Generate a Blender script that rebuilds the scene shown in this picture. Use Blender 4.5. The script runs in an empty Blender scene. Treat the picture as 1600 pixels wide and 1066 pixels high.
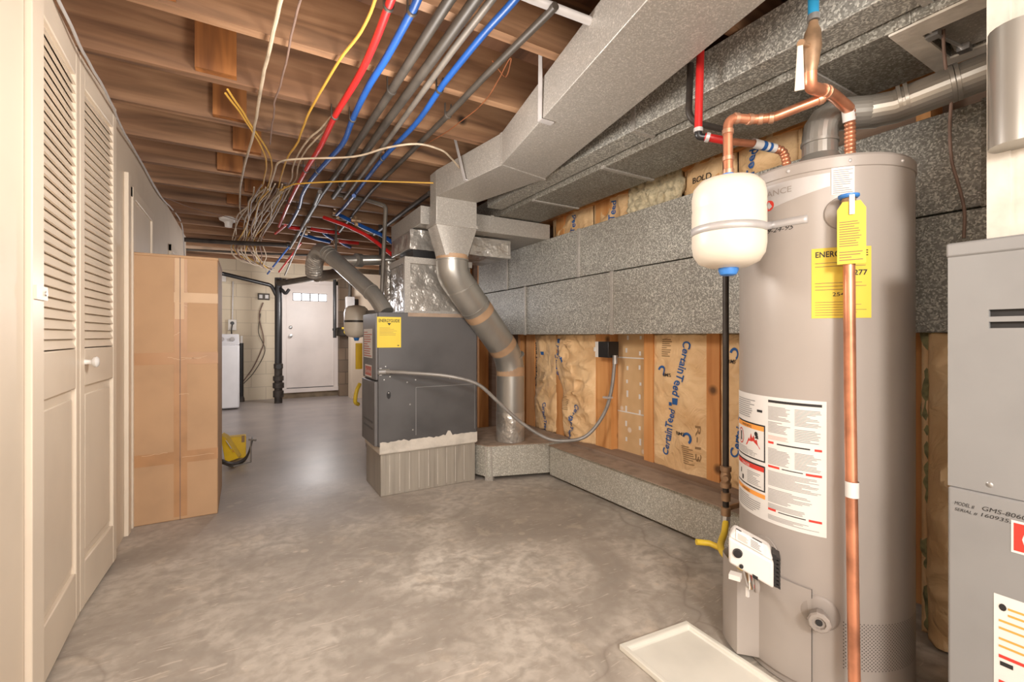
import bpy, math, random
from math import sin, cos, pi, radians, atan2, sqrt
from mathutils import Vector, Matrix, noise

scene = bpy.context.scene
COL = scene.collection

# ------------------------------------------------------------------ camera
CAM = Vector((0.0, 0.0, 1.10))
FOC = 711.0            # focal length in pixels of the 1600 px wide frame
YAW = radians(30.45)
HOR = 525.0
cam_data = bpy.data.cameras.new('camera')
cam_data.sensor_width = 36.0
cam_data.lens = FOC / 1600 * 36.0
cam_data.shift_y = -(533 - HOR) / 1600
cam_data.clip_start = 0.02
cam = bpy.data.objects.new('camera', cam_data)
cam.location = CAM
cam.rotation_euler = (radians(90), 0, -YAW)
COL.objects.link(cam)
scene.camera = cam

# ------------------------------------------------------------------ world, lights, exposure
scene.view_settings.view_transform = 'Standard'
scene.view_settings.look = 'None'
scene.view_settings.gamma = 1.0
scene.view_settings.exposure = 1.15
world = bpy.data.worlds.new('basement_ambient')
scene.world = world
world.use_nodes = True
world.node_tree.nodes['Background'].inputs[0].default_value = (1.0, 0.93, 0.86, 1)
world.node_tree.nodes['Background'].inputs[1].default_value = 1.3

def lamp(name, loc, power, radius, col):
    l = bpy.data.lights.new(name, 'POINT')
    l.energy = power; l.shadow_soft_size = radius; l.color = col
    o = bpy.data.objects.new(name, l); o.location = loc
    COL.objects.link(o)
    return o
lamp('added_fill_light', (0.10, 0.0, 1.80), 7, 0.16, (1.0, 0.955, 0.90))  # added beside the camera, stands in for its flash
lamp('added_fill_light', (-0.05, -1.3, 1.85), 88, 0.22, (1.0, 0.955, 0.90))  # added behind the camera as strong, even fill; no fixture there
lamp('added_fill_light', (0.45, 1.75, 1.66), 20, 0.16, (1.0, 0.95, 0.90))  # unseen point floating mid-room, added to brighten the insulation side
lamp('added_fill_light', (0.55, 5.9, 1.50), 9, 0.16, (0.95, 0.94, 1.0))  # added unseen fill; its blue tint gives the far floor sheen
lamp('added_fill_light', (1.0, 7.6, 1.60), 19, 0.16, (1.0, 0.96, 0.93))  # added fill that lifts the far door and wall, no bulb modelled

# ------------------------------------------------------------------ sight-line helpers: a point of the place seen along a sight line
SY, CY = sin(YAW), cos(YAW)
def ray(px, py):
    u = (px - 800) / FOC; v = (HOR - py) / FOC
    return Vector((SY + CY * u, CY - SY * u, v))
def D(px, py, t): return CAM + ray(px, py) * t
def PZ(px, py, z): r = ray(px, py); return CAM + r * ((z - CAM.z) / r.z)
def PX(px, py, x): r = ray(px, py); return CAM + r * (x / r.x)
def PY(px, py, y): r = ray(px, py); return CAM + r * (y / r.y)

# ------------------------------------------------------------------ materials
def new_mat(name):
    m = bpy.data.materials.new(name); m.use_nodes = True
    nt = m.node_tree
    b = nt.nodes['Principled BSDF']
    return m, nt, b
def lin(c):
    return tuple(((x / 255) / 12.92 if x / 255 <= 0.04045 else ((x / 255 + 0.055) / 1.055) ** 2.4) for x in c) + (1,)
def nd(nt, typ, **kw):
    n = nt.nodes.new(typ)
    for k, v in kw.items():
        if hasattr(n, k): setattr(n, k, v)
        else: n.inputs[k].default_value = v
    return n
def coords(nt, scale=(1, 1, 1)):
    tc = nd(nt, 'ShaderNodeTexCoord'); mp = nd(nt, 'ShaderNodeMapping')
    mp.inputs['Scale'].default_value = scale
    nt.links.new(tc.outputs['Object'], mp.inputs['Vector'])
    return mp.outputs['Vector']
def ramp(nt, fac, stops):
    r = nd(nt, 'ShaderNodeValToRGB')
    cr = r.color_ramp
    while len(cr.elements) < len(stops): cr.elements.new(0.5)
    for e, (p, c) in zip(cr.elements, stops):
        e.position = p; e.color = c
    nt.links.new(fac, r.inputs['Fac'])
    return r.outputs['Color']
def bump(nt, b, h, strength, dist=0.01):
    bn = nd(nt, 'ShaderNodeBump'); bn.inputs['Strength'].default_value = strength; bn.inputs['Distance'].default_value = dist
    nt.links.new(h, bn.inputs['Height']); nt.links.new(bn.outputs['Normal'], b.inputs['Normal'])
def mix(nt, fac, a, bb):
    m = nd(nt, 'ShaderNodeMix', data_type='RGBA')
    if isinstance(fac, float): m.inputs[0].default_value = fac
    else: nt.links.new(fac, m.inputs[0])
    for s, v in ((6, a), (7, bb)):
        if isinstance(v, tuple): m.inputs[s].default_value = v
        else: nt.links.new(v, m.inputs[s])
    return m.outputs[2]

def paint(name, col, rough=0.5, metal=0.0, var=0.08, scale=6.0, bmp=0.0, stretch=(1, 1, 1), coat=0.0, detail=4, bd=.01):
    m, nt, b = new_mat(name)
    c = lin(col)
    d = tuple(x * (1 - var * 2.2) for x in c[:3]) + (1,)
    l = tuple(min(1, x * (1 + var * 1.2)) for x in c[:3]) + (1,)
    v = coords(nt, stretch)
    n = nd(nt, 'ShaderNodeTexNoise'); n.inputs['Scale'].default_value = scale; n.inputs['Detail'].default_value = detail
    nt.links.new(v, n.inputs['Vector'])
    nt.links.new(ramp(nt, n.outputs['Fac'], [(0.3, d), (0.5, c), (0.72, l)]), b.inputs['Base Color'])
    b.inputs['Roughness'].default_value = rough; b.inputs['Metallic'].default_value = metal
    b.inputs['Coat Weight'].default_value = coat
    if bmp: bump(nt, b, n.outputs['Fac'], bmp, bd)
    return m

def galv(name, dark, light, scale=55, metal=0.55, rough=0.42, dust=0.25, dustcol=(150, 135, 118), contrast=1.0):
    """galvanised sheet: small zinc spangles with dust over them"""
    m, nt, b = new_mat(name)
    v = coords(nt)
    n0 = nd(nt, 'ShaderNodeTexNoise'); n0.inputs['Scale'].default_value = 30; nt.links.new(v, n0.inputs['Vector'])
    vo = nd(nt, 'ShaderNodeTexVoronoi'); vo.inputs['Scale'].default_value = scale
    mv = nd(nt, 'ShaderNodeVectorMath', operation='MULTIPLY_ADD')
    nt.links.new(n0.outputs['Color'], mv.inputs[0]); mv.inputs[1].default_value = (0.02, 0.02, 0.02); nt.links.new(v, mv.inputs[2])
    nt.links.new(mv.outputs[0], vo.inputs['Vector'])
    sep = nd(nt, 'ShaderNodeSeparateColor'); nt.links.new(vo.outputs['Color'], sep.inputs[0])
    c = ramp(nt, sep.outputs[0], [(0.0, lin(dark)), (0.55, lin(tuple(int(a * .6 + q * .4) for a, q in zip(dark, light)))), (0.8, lin(light)), (1.0, lin(tuple(min(255, int(q * 1.12)) for q in light)))])
    n1 = nd(nt, 'ShaderNodeTexNoise'); n1.inputs['Scale'].default_value = 2.2; n1.inputs['Detail'].default_value = 6; nt.links.new(v, n1.inputs['Vector'])
    f = ramp(nt, n1.outputs['Fac'], [(0.35, (0, 0, 0, 1)), (0.75, (dust * 2, dust * 2, dust * 2, 1))])
    nt.links.new(mix(nt, f, c, lin(dustcol)), b.inputs['Base Color'])
    b.inputs['Metallic'].default_value = metal
    r = ramp(nt, sep.outputs[1], [(0, (rough - .08,) * 3 + (1,)), (1, (rough + .14,) * 3 + (1,))])
    nt.links.new(r, b.inputs['Roughness'])
    bump(nt, b, n1.outputs['Fac'], 0.12, 0.02)
    return m

def wood(name, cols, axis=0, rough=0.65, knots=True):
    m, nt, b = new_mat(name)
    s = [14, 14, 14]; s[axis] = 1.1
    v = coords(nt, tuple(s))
    oi = nd(nt, 'ShaderNodeObjectInfo')
    add = nd(nt, 'ShaderNodeVectorMath', operation='ADD'); nt.links.new(v, add.inputs[0])
    cm = nd(nt, 'ShaderNodeCombineXYZ'); mm = nd(nt, 'ShaderNodeMath', operation='MULTIPLY'); mm.inputs[1].default_value = 37
    nt.links.new(oi.outputs['Random'], mm.inputs[0])
    for k in 'XYZ': nt.links.new(mm.outputs[0], cm.inputs[k])
    nt.links.new(cm.outputs[0], add.inputs[1])
    n = nd(nt, 'ShaderNodeTexNoise'); n.inputs['Scale'].default_value = 1.0; n.inputs['Detail'].default_value = 8; n.inputs['Distortion'].default_value = 0.6
    nt.links.new(add.outputs[0], n.inputs['Vector'])
    c = ramp(nt, n.outputs['Fac'], [(0.28, lin(cols[0])), (0.5, lin(cols[1])), (0.72, lin(cols[2]))])
    n2 = nd(nt, 'ShaderNodeTexNoise'); n2.inputs['Scale'].default_value = 1.3; n2.inputs['Detail'].default_value = 3
    a2 = nd(nt, 'ShaderNodeVectorMath', operation='ADD')
    nt.links.new(coords(nt), a2.inputs[0]); nt.links.new(cm.outputs[0], a2.inputs[1])
    nt.links.new(a2.outputs[0], n2.inputs['Vector'])
    c2 = mix(nt, ramp(nt, n2.outputs['Fac'], [(0.45, (0, 0, 0, 1)), (0.7, (.5, .5, .5, 1))]), c, lin(cols[3]))
    if knots:
        vo = nd(nt, 'ShaderNodeTexVoronoi'); vo.inputs['Scale'].default_value = 3.2
        nt.links.new(a2.outputs[0], vo.inputs['Vector'])
        k = ramp(nt, vo.outputs['Distance'], [(0.05, (1, 1, 1, 1)), (0.12, (0, 0, 0, 1))])
        c2 = mix(nt, k, c2, lin(tuple(int(q * .55) for q in cols[0])))
    nt.links.new(c2, b.inputs['Base Color'])
    b.inputs['Roughness'].default_value = rough
    bump(nt, b, n.outputs['Fac'], 0.15, 0.004)
    return m

MT = {}
MT['joist'] = wood('joist_wood', [(84, 60, 43), (142, 106, 77), (176, 138, 104), (112, 74, 50)], 0)
MT['block'] = wood('blocking_wood', [(104, 62, 30), (150, 94, 46), (176, 116, 62), (100, 60, 30)], 2)
MT['stud'] = wood('stud_wood', [(186, 122, 66), (216, 154, 92), (232, 176, 116), (188, 120, 66)], 2)
MT['plate'] = wood('dusty_plate_wood', [(120, 98, 82), (148, 126, 108), (166, 146, 128), (126, 104, 86)], 1, 0.85, False)
MT['deck'] = wood('subfloor_wood', [(74, 50, 36), (108, 74, 53), (126, 90, 66), (78, 52, 36)], 1)
MT['beam'] = paint('painted_beam', (214, 186, 160), 0.6, var=0.1)
MT['duct_light'] = galv('bright_galvanised', (160, 155, 148), (178, 173, 166), 240, 0.3, 0.42, 0.15, (168, 158, 146))
MT['duct_wall'] = galv('spangled_galvanised', (126, 124, 117), (198, 196, 187), 185, 0.22, 0.45, 0.2, (140, 132, 122))
MT['duct_dark'] = galv('dull_galvanised', (110, 106, 98), (164, 161, 152), 170, 0.3, 0.45, 0.3, (110, 98, 82))
MT['duct_floor'] = galv('floor_duct_galvanised', (160, 157, 147), (200, 198, 188), 200, 0.2, 0.45, 0.2, (158, 144, 126))
MT['pipe_galv'] = paint('pipe_galvanised', (164, 160, 153), 0.32, 0.6, 0.1, 5, 0.15, (1, 1, .4))
MT['dust'] = paint('dust_layer', (158, 138, 120), 0.95, var=0.12, scale=14)
MT['foil'] = paint('crinkled_foil_tape', (186, 181, 174), 0.3, 0.6, 0.14, 5, 1.0, bd=.06)
MT['mastic'] = paint('white_duct_mastic', (206, 198, 186), 0.75, 0, 0.08, 12, 0.6)
MT['tape'] = paint('brown_duct_tape', (172, 140, 110), 0.55, 0, 0.1, 10)
MT['furn'] = paint('charcoal_enamel', (92, 90, 90), 0.5, 0.2, 0.12, 3, 0.02)
MT['furn_edge'] = paint('charcoal_enamel_panel', (108, 105, 104), 0.42, 0.2, 0.12, 3)
MT['furn2'] = paint('grey_enamel', (140, 139, 138), 0.55, 0.1, 0.05, 4, 0.02)
MT['base'] = paint('streaked_sheet_metal', (170, 162, 150), 0.45, 0.3, 0.08, 3, 0.0, (12, 12, 0.6))
MT['heater'] = paint('warm_grey_enamel', (166, 157, 150), 0.33, 0.05, 0.03, 2.5)
MT['heater_dark'] = paint('warm_grey_plastic', (152, 143, 136), 0.5, 0, 0.04)
MT['cream'] = paint('cream_enamel', (228, 217, 200), 0.4, 0, 0.02)
MT['white'] = paint('white_plastic', (224, 219, 213), 0.45, 0, 0.02)
MT['paper'] = paint('white_label_paper', (222, 218, 213), 0.65, 0, 0.02)
MT['yellow'] = paint('yellow_label_paper', (226, 198, 72), 0.65, 0, 0.03)
MT['yellow_p'] = paint('yellow_paint', (226, 184, 30), 0.45, 0, 0.08)
MT['yellow_flex'] = paint('yellow_gas_hose_coating', (238, 204, 66), 0.4, 0, 0.05)
MT['yellow_cable'] = paint('yellow_cable_jacket', (200, 154, 62), 0.6, 0, 0.1)
MT['ink'] = paint('black_ink', (38, 36, 36), 0.6, 0, 0.02)
MT['ink_grey'] = paint('grey_ink', (150, 147, 145), 0.6, 0, 0.02)
MT['ink_blue'] = paint('blue_ink', (38, 92, 156), 0.6, 0, 0.05)
MT['ink_brown'] = paint('brown_ink', (150, 118, 82), 0.7, 0, 0.05)
MT['red'] = paint('red_ink', (212, 60, 48), 0.5, 0, 0.03)
MT['orange'] = paint('orange_ink', (240, 160, 74), 0.5, 0, 0.03)
MT['ink_red'] = paint('faded_red_ink', (196, 112, 100), 0.6, 0, 0.03)
MT['pink'] = paint('pink_ink', (240, 178, 166), 0.5, 0, 0.03)
MT['redpex'] = paint('red_pipe_plastic', (190, 34, 32), 0.4, 0, 0.08)
MT['bluepex'] = paint('blue_pipe_plastic', (28, 78, 148), 0.4, 0, 0.12)
MT['teal'] = paint('blue_pex_plastic', (44, 140, 184), 0.35, 0, 0.08)
MT['iron'] = paint('black_iron', (62, 55, 50), 0.5, 0.2, 0.25, 9)
MT['greypipe'] = paint('dusty_grey_pipe', (70, 63, 56), 0.5, 0.15, 0.22, 7)
MT['pale_pipe'] = paint('pale_dusty_pipe', (112, 104, 95), 0.5, 0.15, 0.18, 7)
MT['black'] = paint('black_plastic', (34, 33, 34), 0.35, 0, 0.1)
MT['copper'] = paint('copper', (216, 146, 112), 0.32, 0.6, 0.18, 10)
MT['solder'] = paint('soldered_copper_joint', (214, 164, 134), 0.35, 0.7, 0.15, 20)
MT['brass'] = paint('tarnished_brass', (166, 134, 104), 0.42, 0.4, 0.18, 14)
MT['steel'] = paint('zinc_steel', (182, 180, 178), 0.32, 0.75, 0.12, 14)
MT['hose'] = paint('flex_conduit_metal', (148, 143, 138), 0.45, 0.35, 0.1, 14)
MT['strap'] = paint('grey_strap', (196, 192, 190), 0.42, 0.25, 0.05, 14)
MT['bluecap'] = paint('blue_cap_plastic', (62, 128, 204), 0.4, 0, 0.04)
MT['cable'] = paint('beige_cable_jacket', (186, 168, 144), 0.6, 0, 0.15, 12)
MT['cable_dark'] = paint('grey_brown_cable', (128, 104, 92), 0.6, 0, 0.12, 12)
MT['copperwire'] = paint('thin_copper_wire', (150, 92, 58), 0.45, 0.4, 0.15, 12)
MT['door'] = paint('beige_gloss_paint', (226, 211, 191), 0.38, 0, 0.03, 3)
MT['wall'] = paint('beige_wall_paint', (222, 206, 185), 0.5, 0, 0.04, 2)
MT['box'] = paint('corrugated_cardboard', (186, 149, 113), 0.75, 0, 0.06, 3)
MT['boxtape'] = paint('clear_brown_tape', (178, 133, 92), 0.35, 0, 0.08, 6)
MT['boxpale'] = paint('pale_tape_and_glints', (204, 170, 134), 0.5, 0, 0.05, 6)  # also colours the glints painted on the packing tape
MT['tray'] = paint('cloudy_white_plastic', (222, 218, 206), 0.4, 0, 0.05, 4)
MT['washer'] = paint('white_appliance_enamel', (232, 232, 236), 0.3, 0, 0.02)
MT['far_door'] = paint('off_white_door_paint', (228, 218, 212), 0.4, 0, 0.05, 2)
MT['fibre'] = paint('yellow_glass_wool', (214, 190, 120), 0.95, 0, 0.2, 30, 1.0)
MT['fibre_pale'] = paint('pale_mineral_wool', (206, 192, 160), 0.95, 0, 0.2, 30, 1.0)
MT['fibre_green'] = paint('dirty_green_glass_wool', (150, 146, 106), 0.95, 0, 0.25, 30, 1.0)
MT['conc_dark'] = paint('bare_brown_concrete', (128, 112, 92), 0.9, 0, 0.2, 6, 0.5)

def kraft():
    m, nt, b = new_mat('kraft_paper')
    v = coords(nt)
    n = nd(nt, 'ShaderNodeTexNoise'); n.inputs['Scale'].default_value = 4; n.inputs['Detail'].default_value = 8; nt.links.new(v, n.inputs['Vector'])
    nt.links.new(ramp(nt, n.outputs['Fac'], [(0.3, lin((222, 180, 130))), (0.55, lin((238, 202, 154))), (0.75, lin((245, 214, 172)))]), b.inputs['Base Color'])
    b.inputs['Roughness'].default_value = 0.6
    n2 = nd(nt, 'ShaderNodeTexNoise'); n2.inputs['Scale'].default_value = 9; n2.inputs['Detail'].default_value = 3; n2.inputs['Distortion'].default_value = 1.4; nt.links.new(v, n2.inputs['Vector'])
    bump(nt, b, n2.outputs['Fac'], 0.9, 0.02)
    return m
MT['kraft'] = kraft()

def drywall():
    m, nt, b = new_mat('bare_board_with_putty')
    v = coords(nt)
    vo = nd(nt, 'ShaderNodeTexVoronoi'); vo.inputs['Scale'].default_value = 7; nt.links.new(v, vo.inputs['Vector'])
    n = nd(nt, 'ShaderNodeTexNoise'); n.inputs['Scale'].default_value = 5; nt.links.new(v, n.inputs['Vector'])
    base = ramp(nt, n.outputs['Fac'], [(0.3, lin((196, 158, 112))), (0.7, lin((220, 184, 138)))])
    k = ramp(nt, vo.outputs['Distance'], [(0.1, (1, 1, 1, 1)), (0.16, (0, 0, 0, 1))])
    nt.links.new(mix(nt, k, base, lin((226, 206, 184))), b.inputs['Base Color'])
    b.inputs['Roughness'].default_value = 0.85
    return m
MT['drywall'] = drywall()

def concrete_floor():
    m, nt, b = new_mat('sealed_concrete_floor')
    v = coords(nt)
    def nz(scale, detail=8, dist=0.0, vec=None):
        n = nd(nt, 'ShaderNodeTexNoise'); n.inputs['Scale'].default_value = scale; n.inputs['Detail'].default_value = detail
        n.inputs['Distortion'].default_value = dist; nt.links.new(vec or v, n.inputs['Vector']); return n.outputs['Fac']
    c = ramp(nt, nz(1.6, 9, 0.7), [(0.3, lin((146, 137, 126))), (0.44, lin((170, 160, 148))), (0.56, lin((196, 186, 173))), (0.7, lin((212, 203, 190)))])
    c = mix(nt, ramp(nt, nz(0.9, 6, 1.2), [(0.45, (0, 0, 0, 1)), (0.68, (.6, .6, .6, 1))]), c, lin((160, 148, 134)))
    c = mix(nt, ramp(nt, nz(5.5, 3, 0.4), [(0.62, (0, 0, 0, 1)), (0.66, (.35, .35, .35, 1))]), c, lin((206, 190, 170)))
    c = mix(nt, ramp(nt, nz(22, 12, 0.3), [(0.38, (.6, .6, .6, 1)), (0.6, (0, 0, 0, 1))]), c, lin((158, 146, 133)))
    vs_ = nd(nt, 'ShaderNodeTexVoronoi'); vs_.inputs['Scale'].default_value = 11; nt.links.new(v, vs_.inputs['Vector'])
    sp_ = ramp(nt, vs_.outputs['Distance'], [(0.22, (.4, .4, .4, 1)), (0.27, (0, 0, 0, 1))])
    mk_ = ramp(nt, nz(1.1, 2), [(0.55, (0, 0, 0, 1)), (0.6, (1, 1, 1, 1))])
    ml_ = nd(nt, 'ShaderNodeMath', operation='MULTIPLY'); nt.links.new(sp_, ml_.inputs[0]); nt.links.new(mk_, ml_.inputs[1])
    c = mix(nt, ml_.outputs[0], c, lin((214, 198, 178)))
    c = mix(nt, ramp(nt, nz(4.5, 10, 1.5), [(0.36, (.55, .55, .55, 1)), (0.5, (0, 0, 0, 1))]), c, lin((150, 140, 128)))
    w = coords(nt, (1, 6, 1))
    c = mix(nt, ramp(nt, nz(7, 5, 2.0, w), [(0.63, (0, 0, 0, 1)), (0.68, (.45, .45, .45, 1))]), c, lin((218, 205, 190)))
    # cracks
    vo = nd(nt, 'ShaderNodeTexVoronoi', feature='DISTANCE_TO_EDGE'); vo.inputs['Scale'].default_value = 0.5
    na = nd(nt, 'ShaderNodeTexNoise'); na.inputs['Scale'].default_value = 3; nt.links.new(v, na.inputs['Vector'])
    mv = nd(nt, 'ShaderNodeVectorMath', operation='MULTIPLY_ADD'); nt.links.new(na.outputs['Color'], mv.inputs[0]); mv.inputs[1].default_value = (.35, .35, .35); nt.links.new(v, mv.inputs[2])
    nt.links.new(mv.outputs[0], vo.inputs['Vector'])
    c = mix(nt, ramp(nt, vo.outputs['Distance'], [(0.001, (.35, .35, .35, 1)), (0.005, (0, 0, 0, 1))]), c, lin((112, 98, 86)))
    # far half of the slab blends to a greyer, smoother finish
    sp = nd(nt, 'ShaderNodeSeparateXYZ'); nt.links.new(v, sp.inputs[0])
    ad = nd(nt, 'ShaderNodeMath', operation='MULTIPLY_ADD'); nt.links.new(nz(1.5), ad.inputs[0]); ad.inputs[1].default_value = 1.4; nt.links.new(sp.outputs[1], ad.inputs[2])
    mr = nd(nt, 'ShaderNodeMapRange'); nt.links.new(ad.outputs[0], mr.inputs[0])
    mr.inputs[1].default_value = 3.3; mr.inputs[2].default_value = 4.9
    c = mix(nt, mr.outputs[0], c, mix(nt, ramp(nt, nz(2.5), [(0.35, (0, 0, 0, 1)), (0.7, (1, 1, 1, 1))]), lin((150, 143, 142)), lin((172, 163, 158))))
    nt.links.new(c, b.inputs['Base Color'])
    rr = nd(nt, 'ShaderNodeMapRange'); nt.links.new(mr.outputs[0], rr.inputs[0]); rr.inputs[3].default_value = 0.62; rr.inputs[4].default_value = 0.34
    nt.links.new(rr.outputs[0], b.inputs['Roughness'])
    bump(nt, b, nz(25), 0.08, 0.01)
    return m
MT['floor'] = concrete_floor()

def block_wall(name, c1, c2, mort):
    m, nt, b = new_mat(name)
    tc = nd(nt, 'ShaderNodeTexCoord'); sp = nd(nt, 'ShaderNodeSeparateXYZ'); cb = nd(nt, 'ShaderNodeCombineXYZ')
    nt.links.new(tc.outputs['Object'], sp.inputs[0]); nt.links.new(sp.outputs[0], cb.inputs[0]); nt.links.new(sp.outputs[2], cb.inputs[1])
    br = nd(nt, 'ShaderNodeTexBrick'); nt.links.new(cb.outputs[0], br.inputs['Vector'])
    br.inputs['Scale'].default_value = 1.0; br.inputs['Brick Width'].default_value = 0.44; br.inputs['Row Height'].default_value = 0.22; br.inputs['Mortar Size'].default_value = 0.006
    br.inputs['Color1'].default_value = lin(c1); br.inputs['Color2'].default_value = lin(c2); br.inputs['Mortar'].default_value = lin(mort)
    nt.links.new(br.outputs['Color'], b.inputs['Base Color']); b.inputs['Roughness'].default_value = 0.7
    bump(nt, b, br.outputs['Fac'], -0.4, 0.01)
    return m
MT['blocks'] = block_wall('painted_block_wall', (222, 208, 184), (216, 202, 178), (198, 184, 162))
MT['blocks_bare'] = block_wall('bare_block_wall', (136, 116, 96), (112, 96, 82), (92, 80, 68))

def glow_mat():
    m, nt, b = new_mat('daylit_frosted_glass')
    b.inputs['Base Color'].default_value = (.9, .92, .95, 1); b.inputs['Roughness'].default_value = .4
    b.inputs['Emission Color'].default_value = (0.92, 0.95, 1, 1); b.inputs['Emission Strength'].default_value = 2.2
    return m
MT['lite'] = glow_mat()

# ------------------------------------------------------------------ mesh building
ORG = {}
class MB:
    def __init__(s): s.v = []; s.f = []; s.m = []; s.cur = 0
    def mat(s, i): s.cur = i; return s
    def add(s, verts, faces):
        b = len(s.v); s.v += [Vector(q) for q in verts]
        for f in faces: s.f.append([b + i for i in f]); s.m.append(s.cur)
        return s
    def box(s, a, b, rot=0.0, piv=None):
        x0, y0, z0 = [min(p, q) for p, q in zip(a, b)]; x1, y1, z1 = [max(p, q) for p, q in zip(a, b)]
        vs = [Vector(q) for q in ((x0, y0, z0), (x1, y0, z0), (x1, y1, z0), (x0, y1, z0), (x0, y0, z1), (x1, y0, z1), (x1, y1, z1), (x0, y1, z1))]
        if rot:
            p = Vector(piv) if piv else Vector(((x0 + x1) / 2, (y0 + y1) / 2, 0)); R = Matrix.Rotation(rot, 3, 'Z')
            vs = [R @ (q - p) + p for q in vs]
        return s.add(vs, [(0, 3, 2, 1), (4, 5, 6, 7), (0, 1, 5, 4), (1, 2, 6, 5), (2, 3, 7, 6), (3, 0, 4, 7)])
    def hexa(s, v8):   # bottom 4 then top 4, counter-clockwise from above
        return s.add(v8, [(0, 3, 2, 1), (4, 5, 6, 7), (0, 1, 5, 4), (1, 2, 6, 5), (2, 3, 7, 6), (3, 0, 4, 7)])
    def prism(s, poly, z0, z1):
        n = len(poly)
        vs = [(p[0], p[1], z0) for p in poly] + [(p[0], p[1], z1) for p in poly]
        return s.add(vs, [tuple(range(n - 1, -1, -1)), tuple(range(n, 2 * n))] + [(i, (i + 1) % n, n + (i + 1) % n, n + i) for i in range(n)])
    def extrude(s, poly3, vec):
        n = len(poly3); vec = Vector(vec)
        vs = [Vector(p) for p in poly3] + [Vector(p) + vec for p in poly3]
        return s.add(vs, [tuple(range(n - 1, -1, -1)), tuple(range(n, 2 * n))] + [(i, (i + 1) % n, n + (i + 1) % n, n + i) for i in range(n)])
    def tube(s, pts, r, seg=12, caps=True):
        pts = [Vector(p) for p in pts]; n = len(pts)
        rf = r if callable(r) else (lambda i, k=r: k)
        tans = []
        for i in range(n):
            a = pts[max(i - 1, 0)]; b = pts[min(i + 1, n - 1)]
            t = (b - a); tans.append(t.normalized() if t.length > 1e-9 else Vector((0, 0, 1)))
        ref = Vector((0, 0, 1)) if abs(tans[0].z) < 0.9 else Vector((1, 0, 0))
        u = tans[0].cross(ref).normalized(); vs = []
        for i in range(n):
            if i:
                u = (u - tans[i] * u.dot(tans[i])); u = u.normalized() if u.length > 1e-6 else tans[i].orthogonal().normalized()
            w = tans[i].cross(u)
            k = 1.0
            for j in range(seg):
                a = 2 * pi * j / seg
                vs.append(pts[i] + (u * cos(a) + w * sin(a)) * rf(i) * k)
        fs = []
        for i in range(n - 1):
            for j in range(seg):
                a = i * seg + j; b = i * seg + (j + 1) % seg
                fs.append((a, b, b + seg, a + seg))
        if caps: fs.append(tuple(range(seg - 1, -1, -1))); fs.append(tuple((n - 1) * seg + j for j in range(seg)))
        return s.add(vs, fs)
    def cyl(s, a, b, r, seg=24, r2=None):
        r2 = r if r2 is None else r2
        return s.tube([a, b], lambda i: r if i == 0 else r2, seg)
    def ring(s, p, d, r, w, h=0.004, seg=24):   # raised band round a pipe at p along d
        p = Vector(p); d = Vector(d).normalized()
        return s.tube([p - d * w / 2, p - d * w / 2 * .8, p + d * w / 2 * .8, p + d * w / 2], lambda i: r + (h if i in (1, 2) else 0), seg)
    def lathe(s, c, prof, seg=48, axis=(0, 0, 1)):
        c = Vector(c); ax = Vector(axis).normalized()
        u = ax.orthogonal().normalized(); w = ax.cross(u)
        vs = []
        for r, h in prof:
            for j in range(seg):
                a = 2 * pi * j / seg; vs.append(c + ax * h + (u * cos(a) + w * sin(a)) * max(r, 1e-5))
        fs = []
        for i in range(len(prof) - 1):
            for j in range(seg):
                a = i * seg + j; b = i * seg + (j + 1) % seg
                fs.append((a, b, b + seg, a + seg))
        fs.append(tuple(range(seg - 1, -1, -1))); fs.append(tuple((len(prof) - 1) * seg + j for j in range(seg)))
        return s.add(vs, fs)
    def ball(s, c, r, seg=12):
        return s.lathe(c, [(r * sin(pi * k / 8), -r * cos(pi * k / 8)) for k in range(0, 9)], seg)
    # things drawn on a surface f(s, t, offset) -> point
    def patch(s, f, s0, s1, t0, t1, off=0.0, ns=1, nt=1):
        vs = [f(s0 + (s1 - s0) * i / ns, t0 + (t1 - t0) * j / nt, off) for j in range(nt + 1) for i in range(ns + 1)]
        fs = [(j * (ns + 1) + i, j * (ns + 1) + i + 1, (j + 1) * (ns + 1) + i + 1, (j + 1) * (ns + 1) + i) for j in range(nt) for i in range(ns)]
        return s.add(vs, fs)
    def poly(s, f, pts, off=0.0):
        return s.add([f(a, b, off) for a, b in pts], [tuple(range(len(pts)))])
    def text(s, f, txt, s0, t0, size, off=0.0, rot=0.0, width=None, bold=0.0, center=False, shear=0.0):
        vs, fs, w = glyphs(txt, bold, shear)
        k = size
        kx = (width / w) if width else k
        out = []
        for x, y in vs:
            X = (x - (w / 2 if center else 0)) * kx; Y = y * k
            out.append(f(s0 + X * cos(rot) - Y * sin(rot), t0 + X * sin(rot) + Y * cos(rot), off))
        return s.add(out, fs)
    def lines(s, f, s0, s1, t0, t1, n, off, fill=0.5, seed=0, ns=1):
        """rows of tiny print"""
        rd = random.Random(seed); h = (t1 - t0) / n
        for i in range(n):
            e = s0 + (s1 - s0) * (rd.uniform(.75, 1.0) if rd.random() < .7 else rd.uniform(.4, .8))
            s.patch(f, s0, e, t0 + h * i, t0 + h * (i + fill), off, ns, 1)
        return s
    def build(s, name, mats, parent=None, smooth=True, angle=38, bevel=0.0, origin=None):
        if not isinstance(mats, (list, tuple)): mats = [mats]
        if parent is not None: o0 = ORG[parent.name]
        elif origin is not None: o0 = Vector(origin)
        else:
            mn = Vector([min(v[i] for v in s.v) for i in range(3)]); mx = Vector([max(v[i] for v in s.v) for i in range(3)])
            o0 = Vector(((mn.x + mx.x) / 2, (mn.y + mx.y) / 2, mn.z))
        me = bpy.data.meshes.new(name)
        me.from_pydata([tuple(v - o0) for v in s.v], [], s.f)
        for q in mats: me.materials.append(MT[q])
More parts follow.
